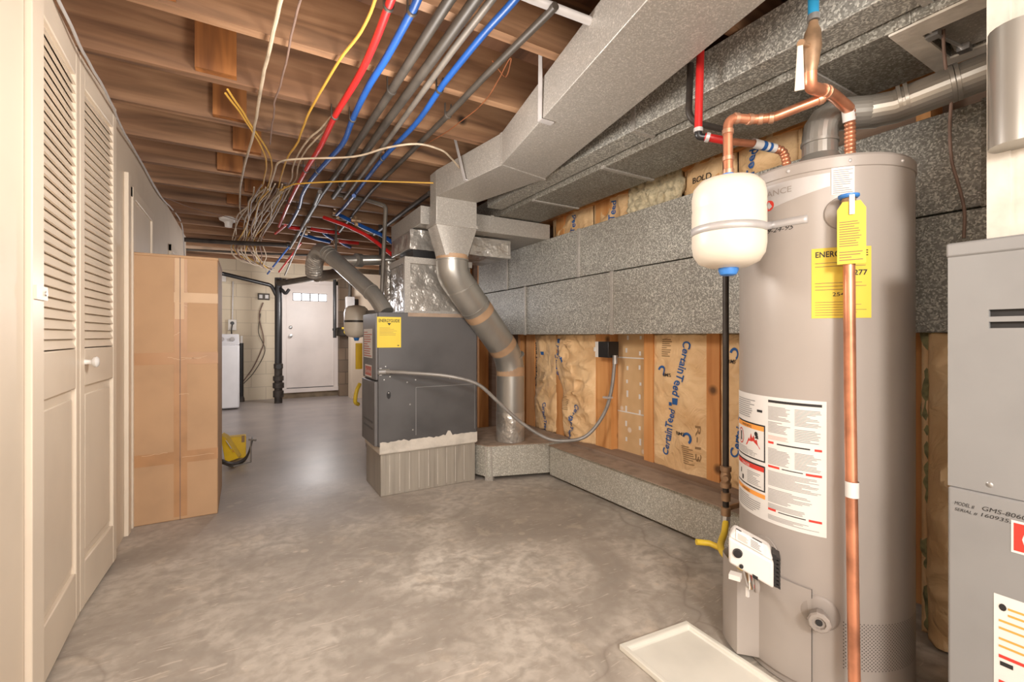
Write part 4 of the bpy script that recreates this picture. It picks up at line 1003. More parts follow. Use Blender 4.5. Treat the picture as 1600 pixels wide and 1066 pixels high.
m = MB().patch(f, a[0], a[0] + .1, a[1], b[1], .001).mat(1).patch(f, a[0] + .004, a[0] + .096, a[1] + .005, b[1] - .005, .0015).mat(0).text(f, 'G', a[0] + .016, a[1] + .014, .055, .002, bold=.04); m.build('logo_sticker', ['paper', 'red'], nf)['label'] = 'red square logo sticker'
a = fp(1553, 926); b = fp(1553, 1090)
m = MB().patch(f, a[0], a[0] + .15, b[1], a[1], .001); hh = a[1] - b[1]; m.mat(1)
for i, q in enumerate((.10, .16, .23, .30, .40, .47)): m.patch(f, a[0] + (.008 if i > 1 else .022), a[0] + .14, a[1] - hh * (q + .02), a[1] - hh * q, .0018)
m.mat(2)
for q in (.56, .80): m.patch(f, a[0] + .008, a[0] + .14, a[1] - hh * (q + .03), a[1] - hh * q, .0018)
m.mat(3).lines(f, a[0] + .01, a[0] + .13, b[1] + .02, b[1] + hh * .15, 5, .0018, .4, 3); m.poly(f, [(a[0] + .014 + .006 * cos(k * pi / 5), a[1] - hh * .11 + .008 * sin(k * pi / 5)) for k in range(10)], .002)
m.patch(f, a[0] + .01, a[0] + .03, a[1] - hh * .66, a[1] - hh * .62, .002)
m.build('service_sticker', ['paper', 'orange', 'red', 'ink'], nf)['label'] = 'white sticker with orange and red lines'
# plenum above it
py_ = 1.5 * ray(1546, 300).y / ray(1546, 300).x
m = MB().box((1.5, -.25, zt2), (2.0, py_, 2.018)); pn = m.build('supply_plenum', 'mastic', nf, bevel=.006)
m = MB().box((1.494, -.2, zt2 + .0), (1.5, py_ + .003, zt2 + .03)).box((1.493, py_ - .035, zt2), (1.5, py_ + .003, 2.0)).box((1.492, -.2, 1.93), (1.5, py_ + .003, 1.98)); m.build('sealant_band', 'mastic', pn)
p = PX(1590, 230, 1.45); m = MB().tube([(1.47, p.y, 1.52), (1.47, p.y, 1.78)], .05, 20); m.build('round_tap', 'pipe_galv', pn)

# thin cord hanging by the near plenum
pipe('hanging_cord', 'thin pinkish cord hanging beside the white-taped plenum', 'cord', spline([D(1475, -15, 1.4), D(1474, 50, 1.4), D(1477, 100, 1.4), D(1486, 150, 1.42), D(1484, 200, 1.42), D(1487, 250, 1.42), D(1498, 290, 1.42), D(1507, 330, 1.42), D(1506, 372, 1.42)], 5), .0045, 'cable_dark', rad=0)

# ================================================================== WHITE TRAY
a = PZ(967, 1016, .0); b = PZ(1072, 978, 0); c_ = PZ(1196, 1062, 0)
e_ = Vector((b.x - a.x, b.y - a.y, 0)); g_ = Vector((c_.x - b.x, c_.y - b.y, 0)).normalized() * .46
tr_ = thing('plastic_tray', 'shallow white plastic tray lying on the floor beside the water heater', 'tray', (a.x + .15, a.y - .2, 0))
def quad(k0, z0, z1):
    ctr = a + e_ * .5 + g_ * .5; q = [a, b, b + g_, a + g_]; q = [ctr + (p - ctr) * k0 for p in q]; q = [Vector((p.x, p.y, 0)) for p in q]
    return q
q = quad(1, 0, 0); 
if (q[1] - q[0]).cross(q[2] - q[1]).z < 0: q = q[::-1]
m = MB(); z = .022; inn = []
ctr = sum(q, Vector()) / 4
qi = [ctr + (p - ctr) * .9 for p in q]; qb = [ctr + (p - ctr) * .87 for p in q]
vs = [p + Vector((0, 0, .001)) for p in q] + [p + Vector((0, 0, z)) for p in q] + [p + Vector((0, 0, z)) for p in qi] + [p + Vector((0, 0, .008)) for p in qb]
m.add(vs, [(3, 2, 1, 0)] + [(i, (i + 1) % 4, 4 + (i + 1) % 4, 4 + i) for i in range(4)] + [(4 + i, 4 + (i + 1) % 4, 8 + (i + 1) % 4, 8 + i) for i in range(4)] + [(8 + i, 8 + (i + 1) % 4, 12 + (i + 1) % 4, 12 + i) for i in range(4)] + [(12, 13, 14, 15)])
m.build('tray_body', 'tray', tr_, bevel=.004)

# ================================================================== INSULATION
def batt(label, y0, y1, z0, z1, bulge, seed, prints=(), name='insulation_batt', x0=SX + .015, amp=1.0, ext=0.0, cat='insulation', edge=None):
    t = thing(name, label, cat, (x0, (y0 + y1) / 2, z0))
    W_, H_ = y1 - y0, z1 - z0
    def f(s, u, off):    # s: 0..1 left (far, large y) to right, u: 0..1 up
        s_ = min(max(s, 0), 1); u_ = min(max(u, 0), 1)
        e_ = min(max((u - .42) / .3, 0), 1); Y1 = y1 + ext * e_ * e_ * (3 - 2 * e_)
        y = Y1 - (Y1 - y0) * s; z = z0 + H_ * u
        env = (sin(pi * s_) ** .5) if 0 < s_ < 1 else 0
        wr = noise.noise(Vector((y * 4 + seed, z * 3.1, seed))) * .6 + abs(noise.noise(Vector((y * 9, z * 5 + seed, 2.0)))) * .45 - abs(noise.noise(Vector((y * 5 + z * 6, z * 7 - y * 3, seed * 1.7)))) * .5
        low = max(0, .25 - u_) * 2.0
        rg = lambda a_, b_, c_: 1 - min(1, abs(noise.noise(Vector((a_, b_, c_)))) * 3.2)
        wr += amp * (.38 * rg(y * 3.2 + z * 2.2, z * 3.4 - y * 2, seed) ** 2 + .28 * rg(y * 6 - z * 3, z * 5 + y * 2, seed + 9) ** 3)
        x = x0 - bulge * env * (.5 + .5 * sin(pi * min(1, u_ * 1.1 + .1))) - .045 * env * wr - .03 * env * low * abs(noise.noise(Vector((y * 12, z * 22, seed))))
        return Vector((x - off, y, z))
    ns = max(12, int(W_ / .012)); nt = max(20, int(H_ / .013))
    m = MB().patch(f, 0, 1, 0, 1, 0, ns, nt)
    fc = m.build('paper_facing', 'kraft', t, angle=70)
    fc.data.flip_normals() if False else None
    so = fc.modifiers.new('thick', 'SOLIDIFY'); so.thickness = .002; so.offset = -1
    # stapled flanges
    m = MB()
    for s_ in (-.03 / W_ * .6, 1):
        m.patch(f, s_, s_ + .03 / W_ * .6, 0, 1, .001, 1, nt)
    fl = m.build('stapled_flange', 'kraft', t); sf = fl.modifiers.new('thick', 'SOLIDIFY'); sf.thickness = .0015
    if prints:
        m = MB()
        for pr_ in prints:
            kind, txt, s, z, size, rot = pr_[:6]; wd_ = pr_[6] if len(pr_) > 6 else None
            fz = lambda a, b, off: f(a / W_, (b - z0) / H_, off)
            m.mat({'b': 0, 'g': 1, 'k': 2}[kind])
            if txt == '#swirl':
                n = 22; 
                for i in range(n):
                    t0 = -1.0 + 3.9 * i / n; t1 = -1.0 + 3.9 * (i + 1) / n; wd = .35
                    m.poly(fz, [(s + size * .9 * cos(t0), z + size * sin(t0)), (s + size * .9 * cos(t1), z + size * sin(t1)), (s + size * wd * 1.4 * cos(t1), z + size * wd * 1.7 * sin(t1)), (s + size * wd * 1.4 * cos(t0), z + size * wd * 1.7 * sin(t0))], .003)
            elif txt == '#block': m.poly(fz, [(s, z), (s + size, z), (s + size, z + size), (s, z + size)], .003)
            elif txt == '#rows': m.lines(fz, s, s + size, z, z + size * 1.3, 9, .003, .4, int(z * 90), 3)
            else: m.text(fz, txt, s, z, size, .004, rot, bold=.02 if kind == 'b' else .008, width=wd_)
        m.build('printing', ['ink_blue', 'ink_brown', 'ink'], t)
    if edge:
        m = MB(); s_ = 1 if edge[0] == 'r' else 0; n = 40; P = []
        for i in range(n + 1): P.append(f(s_, i / n, .0) + Vector((.012 + .006 * noise.noise(Vector((i * .7, seed, 0))), .012 * noise.noise(Vector((i * .45, 0, seed))), 0)))
        m.tube(P, lambda i: .016 + .012 * noise.noise(Vector((i * .9, seed, 9))), 8); m.build('loose_wool', edge[1], t)
    return t
r90 = pi / 2
def span(pa, pb): return yw(pb), yw(pa)
RD = radians
y0, y1 = span(835, 871)
batt('narrow kraft-faced insulation batt beside the round duct drop, leftmost below the ducts', y0, y1, .27, 1.11, .035, 3.1,
     [('k', 'CertainTeed', .055, .64, .055, RD(92), .40), ('b', '#block', .13, .93, .03, 0), ('g', '#rows', .12, .68, .08, 0), ('b', 'CertainTeed', .20, .52, .055, RD(-96), .26)], amp=1.2)
y0, y1 = span(879, 932)
batt('crumpled kraft-faced insulation batt with blue lettering left of the conduit', y0, y1, .27, 1.11, .055, 7.7,
     [('b', 'CertainTeed', .02, .72, .06, RD(76), .30), ('b', '#block', .07, 1.04, .035, 0), ('b', '#swirl', .12, .90, .035, 0), ('g', '#rows', .05, .50, .09, 0), ('g', '#rows', .17, 1.0, .05, 0), ('b', 'CertainTeed', .20, .56, .07, RD(-103), .30)], edge=('r', 'fibre'), amp=1.9, ext=.14)
y0, y1 = span(1019, 1105)
batt('widest kraft-faced insulation batt with two blue name prints, below the lower wall duct', y0, y1, .265, 1.11, .022, 12.4,
     [('b', 'CertainTeed', .262, 1.075, .075, RD(-105), .35), ('b', '#block', .17, .675, .04, 0), ('b', 'CertainTeed', .135, .345, .07, RD(79), .30), ('b', '#block', .145, .665, .022, 0),
      ('b', '#swirl', .085, .875, .036, 0), ('k', 'BMS', .10, .845, .03, 0, .07), ('b', '#swirl', .285, .485, .036, 0), ('k', 'BMS', .20, .495, .03, 0, .07), ('g', '#rows', .08, .97, .09, 0), ('g', 'R-13', .34, .58, .045, -r90, .22), ('g', '#rows', .25, .33, .09, 0)], amp=.55)
y0, y1 = span(1124, 1215)
batt('kraft-faced insulation batt partly hidden behind the iron gas pipe and heater', y0, y1, .265, 1.11, .035, 21.3,
     [('b', 'CertainTeed', .125, .44, .075, RD(77), .34), ('b', '#swirl', .09, 1.0, .036, 0), ('g', '#rows', .16, .85, .1, 0), ('k', 'BMS', .05, .95, .03, 0, .06)])
# between ducts and the top plate
for i, (pa, pb, lb, sd_) in enumerate(((864, 925, 'kraft insulation above the upper wall duct, nearest the flat cross duct', 31.), (926, 985, 'kraft insulation above the upper wall duct, second from the cross duct', 35.), (1070, 1150, 'kraft insulation above the upper wall duct behind the copper riser', 41.), (1152, 1245, 'kraft insulation above the upper wall duct behind the vent pipe', 47.))):
    y0, y1 = span(pa, pb)
    pr = [('b', 'CertainTeed', (y1 - y0) * .55, 1.72, .07, r90 - .1)] if i != 2 else [('k', 'BOLD', .06, 2.0, .05, 0)]
    if i == 3: pr = [('b', 'CertainTeed', (y1 - y0) * .3, 1.69, .075, r90 - .1)]
    batt(lb, y0, y1, 1.6, 2.14, .03, sd_, pr)
t = thing('mineral_wool', 'lumpy pale bare wool stuffed above the upper wall duct left of the copper riser', 'insulation', (SX, yw(1020), 1.86))
m = MB(); y0, y1 = span(986, 1069)
fw = lambda s, u, off: Vector((SX - .02 - .05 * abs(noise.noise(Vector((s * 9, u * 6, 3.3)))) - .02 * noise.noise(Vector((s * 25, u * 18, 1))), y1 - (y1 - y0) * s, 1.7 + .44 * u))
m.patch(fw, 0, 1, 0, 1, 0, 40, 40); o = m.build('wool_mass', 'fibre_pale', t, angle=80); o.modifiers.new('thick', 'SOLIDIFY').thickness = .03
# behind the heater, right side
y0, y1 = .53, .665
batt('tall crumpled kraft insulation standing between the water heater and light grey furnace', y0, y1, .01, 1.11, .06, 55.5,
     [('g', 'R-13', .13, .85, .03, -r90), ('g', '#rows', .12, .95, .04, 0)], x0=2.16, edge=('l', 'fibre_green'), amp=1.9)
y0, y1 = .30, .54
batt('kraft insulation partly behind the light grey furnace', y0, y1, .01, 1.11, .03, 61.5, (), x0=2.2)

# ================================================================== OVERHEAD PIPES
ZP = 2.165
def run(px, z=ZP): return [PZ(a, b, z) for a, b in px]
def overhead(name, label, cat, px, r, mt, z=ZP, clips=(), group=None, ext=True, n=6):
    P = spline(run(px, z), n) if n > 1 else run(px, z)
    t = thing(name, label, cat, tuple(P[len(P) // 2]), group)
    MB().tube(P, r, 12).build('pipe_run', mt, t, angle=60)
    for (a, b) in clips:
        c = PZ(a, b, z); k = min(range(len(P)), key=lambda i: (P[i] - c).length); k = max(1, min(k, len(P) - 2)); d = (P[k + 1] - P[k - 1]).normalized()
        m = MB().ring(P[k], d, r + .001, .013, .003, 14); m.box(P[k] + Vector((-r - .004, -.006, 0)), P[k] + Vector((-r, .006, ZC - z))); m.box(P[k] + Vector((r, -.006, 0)), P[k] + Vector((r + .004, .006, ZC - z)))
        m.build('pipe_clip', 'greypipe', t)
    return t
overhead('pex_pipe', 'long red plastic water pipe overhead', 'pipe', [(632, -55), (607, 10), (586, 65), (560, 120), (523, 182), (500, 230), (478, 266), (452, 316), (436, 354)], .0135, 'redpex', clips=[(606, 8), (521, 185), (478, 266), (452, 316)])
overhead('pex_pipe', 'blue plastic water pipe overhead, just right of the red one', 'pipe', [(668, -40), (650, 5), (638, 28), (604, 90), (576, 135), (551, 186), (537, 222), (515, 248), (497, 268), (480, 290), (472, 306), (467, 325), (451, 355)], .0135, 'bluepex', clips=[(645, 18), (551, 186), (497, 268), (467, 325)])
overhead('pex_pipe', 'blue plastic water pipe overhead, nearest the large pale duct', 'pipe', [(850, -60), (804, 0), (756, 53), (700, 122), (683, 146), (649, 194), (598, 248), (559, 298), (540, 322), (526, 336)], .0125, 'bluepex', clips=[(686, 143), (598, 248), (553, 305)])
overhead('steel_pipe', 'long dusty dark pipe overhead, right next to the blue one', 'pipe', [(745, -65), (700, 3), (612, 141), (533, 262), (503, 303), (452, 388)], .0175, 'greypipe', n=1, clips=[(611, 142)])
overhead('steel_pipe', 'thick dark pipe overhead, left one of the touching pair', 'pipe', [(790, -65), (745, -3), (700, 60), (610, 183), (534, 290), (521, 308)], .019, 'greypipe', n=1, clips=[(534, 290)])
overhead('steel_pipe', 'thinner paler pipe overhead, right one of the touching pair', 'pipe', [(812, -60), (768, 0), (708, 78), (620, 200), (548, 297), (538, 310)], .0125, 'pale_pipe', n=1, z=2.17)
overhead('steel_pipe', 'long pipe overhead closest to the large pale duct, ending at an elbow', 'pipe', [(868, 9), (858, 20), (756, 121), (700, 180), (581, 298), (530, 363)], .0135, 'greypipe', n=1, clips=[(700, 180)])
overhead('steel_pipe', 'whitish pipe crossing at the top edge into the pale duct', 'pipe', [(770, -28), (830, -2), (880, 17), (945, 42)], .014, 'strap', n=1, z=2.18)
overhead('steel_pipe', 'dark pipe behind the drop of the large pale duct', 'pipe', [(672, 302), (640, 325), (610, 348), (585, 366)], .018, 'iron', n=1, z=2.1)

# cables
def cable(label, px, r=.0045, mt='cable', z=2.19, group=None, P=None, n=5):
    Q = spline(P if P else run(px, z), n)
    for q in Q: q.x += .004 * noise.noise(Vector((q.y * 8, q.x * 3, 1))); 
    o = MB().tube(Q, r, 8).build('cable', mt); return tag(o, label, 'cable', group)
cable('yellow cable winding overhead left of the red pipe', [(600, -35), (586, 0), (565, 48), (531, 93), (508, 132), (483, 175), (466, 220), (446, 253), (435, 296), (425, 330)], .0055, 'yellow_cable')
cable('thick beige cable crossing the joists overhead at the left', [(447, -30), (439, 0), (424, 62), (407, 141), (396, 208), (382, 259), (375, 300), (377, 336), (391, 352)], .007)
cable('thin brown cable right of the thick beige one', [(476, -30), (469, 0), (455, 56), (441, 124), (428, 158), (428, 175), (421, 225)], .004, 'cable_dark')
for i in (0, 1):
    cable('yellow cable coming from behind a blocking board, ' + ('left' if i == 0 else 'right') + ' one of the pair', [(353 + 3 * i, 146 - 6 * i), (372 + 5 * i, 172), (393 + 4 * i, 203), (415 + 8 * i, 248), (412 + 9 * i, 285), (400 + 8 * i, 315)], .005, 'yellow_cable')
for i in (0, 1):
    cable('white cable leaving the red pipe clip, ' + ('left' if i == 0 else 'right') + ' one of two', [(520, 180 + 6 * i), (500 + 4 * i, 202 + 6 * i), (475 + 5 * i, 226 + 6 * i), (458 + 8 * i, 259), (455 + 7 * i, 282), (438 + 5 * i, 300), (425, 322)], .005)
cable('white cable arching sideways under the pipes to the duct hanger', [(421, 298), (428, 270), (437, 253), (474, 248), (553, 245), (604, 231), (652, 225), (688, 234), (703, 245), (717, 262)], .0055, z=2.13)
cable('yellow cable stretched sideways under the pipes to the duct drop', [(438, 298), (452, 291), (469, 287), (553, 283), (610, 284), (677, 286)], .005, 'yellow_cable', z=2.13)
cable('thin copper-coloured wire curling past the dark pipe', [(770, 95), (790, 120), (798, 90), (770, 140), (748, 168), (720, 190), (700, 205), (640, 240)], .0025, 'copperwire')
cable('thin white cord stapled along the top of the left wall', None, .0055, 'strap', P=[PX(88, -8, -.52), PX(105, 30, -.52), PX(130, 80, -.52), PX(172, 157, -.52), PX(190, 200, -.54), PX(220, 252, -.555), PX(250, 306, -.555), PX(272, 330, -.55), PX(284, 352, -.54), PX(288, 400, -.53)])
cable('thin wire sagging from left wall toward the round lamp holder', None, .003, 'cable_dark', P=[PX(255, 308, -.55), PZ(300, 325, 2.15), PZ(350, 338, 2.15), PZ(390, 350, 2.15)])
rd = random.Random(11)
gcol = ['cable', 'cable', 'yellow_cable', 'cable', 'cable_dark', 'cable']
for i in range(18):
    j = lambda s: rd.uniform(-s, s)
    a = i / 17
    P = [PZ(398 + 60 * a + j(4), 292 + j(6), 2.18), PZ(386 + 52 * a + j(6), 318 + j(5), 2.15), PZ(372 + 50 * a + j(8), 345 + j(5), 2.13)]
    T = 5.2
    P += [D(366 + 42 * a + j(4), 372 + j(3), T), D(361 + 46 * a + j(4), 386 + j(3), T), D(368 + 44 * a + j(5), 400 + j(3), T + .1), D(386 + 30 * a + j(6), 408 + 8 * a + j(3), T + .2), D(412 + 16 * a + j(3), 416 + j(4) + 6 * a, T + .4)]
    cn = {'cable': 'beige', 'yellow_cable': 'yellowish', 'cable_dark': 'dull brown'}[gcol[i % 6]]
    cable(cn + ' cable in the tangled bundle hanging by the black iron pipe', None, .0052, gcol[i % 6], group=cn + ' cables of the tangled bundle', P=P)

# pipes across the back part of the ceiling
def pp(name, label, pts, r, mt, rad=.05, joint=None):
    t = pipe(name, label, 'pipe', pts, r, mt, rad=rad)
    if joint:
        rings(joint, r + .001, r * 1.6, r * .3, mt, t, 'coupling', 14)
    return t
pp('iron_pipe', 'black iron pipe crossing level behind the cable bundle', [D(250, 372, 4.9), D(360, 379, 5.1), D(450, 383, 5.2)], .024, 'iron', joint=[(D(450, 383, 5.2), Vector((1, 0, 0)))])
pp('steel_pipe', 'pale conduit crossing below the black iron pipe', [D(252, 388, 5.5), D(400, 396, 5.7), D(520, 400, 5.9), D(585, 404, 5.9)], .014, 'greypipe')
pp('drain_pipe', 'black drain pipe sloping along the far wall to the stack', [D(330, 422, 6.6), D(345, 427, 6.8), D(424, 446, 7.4), D(436, 470, 7.45)], .03, 'black')
# soil stack
st = thing('drain_stack', 'vertical black drain stack left of the far door', 'pipe', (.55, 8.3, 0))
sx = D(435, 600, 7.45); sx, sy_ = sx.x, sx.y
MB().tube([(sx, sy_, .28), (sx, sy_, 2.05)], .055, 18).build('pipe_run', 'black', st)
MB().lathe((sx, sy_, 0), [(.06, 0), (.06, .1), (.08, .1), (.08, .2), (.06, .21), (.06, .24), (.085, .25), (.085, .33), (.06, .34), (.06, .36), (.08, .37), (.08, .44), (.06, .45), (.06, .56), (.07, .57), (.07, .64), (.055, .65)], 18).build('cast_fitting', 'iron', st)
m = MB().cyl((sx, sy_ - .04, .60), (sx, sy_ - .1, .60), .04, 16); m.build('cleanout_plug', 'black', st)
pp('drain_pipe', 'dark pipe rising from the stack toward the foil elbow', [Vector((sx, sy_, 2.0)), D(436, 443, 7.35), D(500, 433, 6.6), D(520, 425, 6.2)], .045, 'greypipe')
pp('drain_pipe', 'small curved black trap beside the far door top', [D(436, 450, 7.45), D(441, 453, 7.4), D(446, 460, 7.4), D(452, 452, 7.4)], .025, 'black')
pp('drain_pipe', 'thin black vertical pipe right of the far door', [D(523, 425, 7.9), D(523, 528, 7.9)], .028, 'black', joint=[(D(523, 515, 7.9), Vector((0, 0, 1)))])
# flue
fl = thing('flue_pipe', 'galvanised flue pipe slanting up from the charcoal furnace to a foil elbow', 'vent pipe', tuple(D(600, 488, 3.32)))
f0 = D(603, 489, 3.3); f1 = D(586, 462, 3.35); f2_ = D(512, 396, 3.65); f3_ = D(497, 402, 3.75)
MB().tube(rounded([f0, f1, f2_], .06, 5), .06, 24).build('pipe_run', 'pipe_galv', fl, angle=14)
rings([(f1 + (f2_ - f1) * .08, f2_ - f1), (f2_ - (f2_ - f1) * .04, f2_ - f1), (f2_ - (f2_ - f1) * .1, f2_ - f1)], .06, .014, .004, 'pipe_galv', fl)
P = rounded([f2_, D(500, 390, 3.75), D(493, 405, 3.85), D(490, 428, 3.95)], .08, 6); MB().tube(P, .062, 24).build('pipe_elbow', 'pipe_galv', fl, angle=14)
P = dense(spline([D(503, 392, 3.78), D(492, 408, 3.86), D(491, 430, 3.95)], 8), .012); MB().tube(P, lambda i: .072 if i % 2 else .066, 22).build('foil_flex', 'foil', fl)['label'] = 'crinkled silver foil sleeve'
hv_ = pp('vent_pipe', 'level galvanised pipe behind the slanting flue', [D(515, 408, 4.2), D(560, 407, 4.25), D(618, 406, 4.35)], .048, 'pipe_galv', joint=[(D(560, 407, 4.25), Vector((1, .5, 0)))])
vq = pp('vent_pipe', 'galvanised pipe leaving the foil elbow toward the far door', [D(495, 432, 4.0), D(530, 428, 4.5), D(545, 425, 4.6)], .05, 'pipe_galv')
q_ = D(525, 428, 4.4); MB().box((q_.x - .01, q_.y - .002, q_.z + .045), (q_.x + .01, q_.y + .002, ZC + .02)).build('hanger_strap', 'greypipe', vq)
pp('steel_pipe', 'dusty gas riser with a white ring beside the plenum, elbowing at the top', [D(596, 470, 3.72), D(599, 400, 3.72), D(603, 322, 3.72), D(575, 313, 3.76), D(524, 303, 3.78)], .0165, 'pale_pipe', rad=.035)
pp('steel_pipe', 'thin dark pipe left of the dusty gas riser', [D(596, 430, 4.6), D(594, 345, 4.6)], .02, 'iron')
t = thing('vent_pipe', 'foil-wrapped vertical pipe behind the dusty gas riser', 'vent pipe', tuple(D(607, 470, 4.1))); MB().tube([D(607, 500, 4.1), D(608, 410, 4.1)], .045, 18).build('pipe_run', 'foil', t)
pp('pex_pipe', 'thick red pipe slanting down to the right by the plenum', [D(506, 340, 4.0), D(540, 352, 3.95), D(570, 366, 3.9), D(590, 380, 3.85), D(612, 398, 3.8)], .0165, 'redpex')
pp('pex_pipe', 'thick dark blue pipe slanting down to the right by the plenum', [D(530, 336, 4.1), D(570, 356, 4.0), D(598, 368, 3.95), D(614, 380, 3.9)], .018, 'bluepex')
for i, (a, b, mt) in enumerate((((505, 363), (520, 373), 'bluepex'), ((530, 376), (547, 386), 'bluepex'), ((468, 365), (515, 378), 'bluepex'), ((486, 358), (530, 364), 'redpex'), ((470, 357), (452, 355), 'redpex'), ((520, 375), (560, 380), 'redpex'))):
    lb = ['short bright blue pipe piece above the foil elbow', 'short dark blue pipe piece right of the bright blue one', 'dark blue pipe sagging left of the brass manifold', 'thin red pipe joining the slanted thick red pipe', 'short red pipe stub near the cables', 'dull red pipe behind the blue pieces'][i]
    pp('pex_pipe', lb, [PZ(a[0], a[1], 2.17), PZ((a[0] + b[0]) / 2, (a[1] + b[1]) / 2 + 1, 2.15), PZ(b[0], b[1], 2.16)], .018, mt)
for i, (a, b, mt, r) in enumerate((((500, 300), (478, 352), 'greypipe', .015), ((478, 355), (445, 430), 'pale_pipe', .009), ((470, 380), (436, 425), 'redpex', .011), ((452, 385), (418, 428), 'bluepex', .011), ((446, 352), (430, 365), 'redpex', .012), ((553, 306), (520, 345), 'bluepex', .014))):
    lb = ['grey pipe branching down near the red and blue joints', 'thin pale pipe dropping past the level conduit', 'thin red pipe going back toward the far wall', 'thin blue pipe going back toward the far wall', 'faded red pipe end among the cables', 'blue pipe end near the brass joints'][i]
    pp('pex_pipe' if 'pex' in mt else 'steel_pipe', lb, [PZ(a[0], a[1], 2.12), D(b[0], b[1], 6.0 if b[1] > 400 else 4.9)], r, mt)
for i, (x, y, t_) in enumerate(((505, 302, 4.1), (523, 320, 4.1), (527, 334, 4.1), (556, 345, 4.0), (523, 376, 4.4), (478, 360, 4.5))):
    m = MB(); c = D(x, y, t_) if i < 4 else PZ(x, y, 2.16); m.cyl(c - Vector((.04, 0, 0)), c + Vector((.04, 0, 0)), .018, 10).cyl(c - Vector((0, .01, .035)), c + Vector((0, .01, .035)), .016, 10).box(c + Vector((-.012, -.035, -.05)), c + Vector((.012, -.015, -.03)))
    tag(m.build('brass_fitting', 'brass'), ['brass tee at the end of the thick pipe pair', 'brass tee below the level riser arm', 'brass joint where the dark blue pipe starts', 'brass joint on the slanting dark blue pipe', 'brass manifold above the foil elbow', 'brass joint left of the thick pipes'][i], 'pipe fitting')

# round porcelain lamp holder
c = D(357, 345, 4.35); t = thing('lamp_holder', 'round white porcelain lamp holder on the joists by the cable bundle', 'lamp holder', tuple(c))
MB().lathe((c.x, c.y, c.z - .01), [(.03, -.05), (.032, -.02), (.04, -.005), (.075, .01), (.08, .03), (.07, .04)], 28).build('holder_body', 'white', t)
MB().box((c.x - .05, c.y - .05, c.z + .03), (c.x + .05, c.y + .05, ZC + .01)).build('ceiling_box', 'iron', t)

# ================================================================== FAR END
# washer
w0 = thing('washing_machine', 'white washing machine at the far end beside the cardboard box edge', 'washing machine', (-.3, 8.25, 0))
wx1 = PY(374, 600, 8.0).x; wb = MB().box((wx1 - .68, 7.95, .02), (wx1, 8.6, .96)); wb.build('cabinet', 'washer', w0, bevel=.02)
MB().hexa([(wx1 - .68, 8.4, .96), (wx1, 8.4, .96), (wx1, 8.62, .96), (wx1 - .68, 8.62, .96), (wx1 - .67, 8.5, 1.13), (wx1 - .01, 8.5, 1.13), (wx1 - .01, 8.62, 1.13), (wx1 - .67, 8.62, 1.13)]).build('console', 'washer', w0, bevel=.012)
for xx in (.1, .24, .45): MB().lathe((wx1 - xx, 8.44, 1.045), [(.035, 0), (.03, .03), (.001, .032)], 18, (0, -.9, .35)).build('dial', 'strap', w0)
MB().box((wx1 - .62, 7.97, .961), (wx1 - .05, 8.38, .975)).build('lid', 'washer', w0, bevel=.006)
# outlet, conduit, controls on the far wall
def onwall(px, py): return PY(px, py, YF)
c = onwall(363, 508); t = thing('outlet_box', 'white outlet box on the far wall above the washing machine', 'outlet', tuple(c))
MB().box(c + Vector((-.06, -.05, -.09)), c + Vector((.06, 0, .09))).build('box_body', 'white', t, bevel=.004); MB().lathe(c + Vector((0, -.05, .03)), [(.03, 0), (.026, .01), (.001, .011)], 16, (0, -1, 0)).build('receptacle', 'black', t)
MB().tube([c + Vector((0, -.02, .09)), onwall(364, 440) + Vector((0, -.02, 0))], .01, 8).build('conduit_run', 'strap', t)
MB().tube(spline([c + Vector((0, -.06, .0)), c + Vector((-.01, -.08, -.1)), c + Vector((.0, -.06, -.25))], 5), .01, 8).build('plug_cord', 'iron', t)
c = onwall(412, 464); t = thing('control_box', 'small grey control box with a cord hanging down the far wall', 'electrical box', tuple(c))
MB().box(c + Vector((-.09, -.06, -.055)), c + Vector((.09, 0, .055))).build('box_body', 'greypipe', t, bevel=.004)
for dx in (-.045, .045): MB().box(c + Vector((dx - .025, -.066, -.03)), c + Vector((dx + .025, -.06, .03))).build('outlet_face', 'strap', t)
m = MB().tube(spline([onwall(411, 473) + Vector((0, -.03, 0)), onwall(405, 495) + Vector((0, -.03, 0)), onwall(412, 530) + Vector((0, -.03, 0)), onwall(408, 548) + Vector((0, -.03, 0)), onwall(395, 575) + Vector((0, -.03, 0)), onwall(380, 596) + Vector((0, -.03, 0))], 6), .009, 8)
m.build('cord', 'cable_dark', t)
m = MB().tube(spline([onwall(407, 490) + Vector((0, -.03, 0)), onwall(404, 520) + Vector((0, -.03, 0)), onwall(414, 548) + Vector((0, -.03, 0)), onwall(398, 580) + Vector((0, -.03, 0)), onwall(380, 600) + Vector((0, -.03, 0))], 6), .006, 8); m.build('cord', 'greypipe', t)
c = PY(377, 622, 8.85); c.z = 0; t = thing('standpipe', 'black tube with a white tip standing right of the washing machine', 'pipe', tuple(c))
top_ = c.z + .98; MB().tube([(c.x, c.y, .02), (c.x, c.y, .98)], .035, 14).build('tube', 'black', t); MB().tube([(c.x, c.y, .98), (c.x, c.y, 1.1)], .022, 12).build('white_tip', 'white', t); MB().lathe((c.x, c.y, 0), [(.05, 0), (.05, .05), (.035, .09)], 14).build('foot', 'iron', t)
c = onwall(349, 436); tag(MB().box(c + Vector((-.06, -.1, -.05)), c + Vector((.04, 0, .05))).build('junction_box', 'white', bevel=.006), 'small white junction box high at the far left wall corner', 'electrical box')
c = PY(547, 482, 8.24); t = thing('breaker_box', 'blue-grey electrical box right of the far door', 'electrical box', tuple(c)); MB().box(c + Vector((-.07, -.06, -.17)), c + Vector((.07, .06, .2))).build('box_body', 'strap', t, bevel=.006); MB().tube([c + Vector((0, 0, .2)), c + Vector((0, 0, .7))], .03, 12).build('conduit_run', 'greypipe', t)
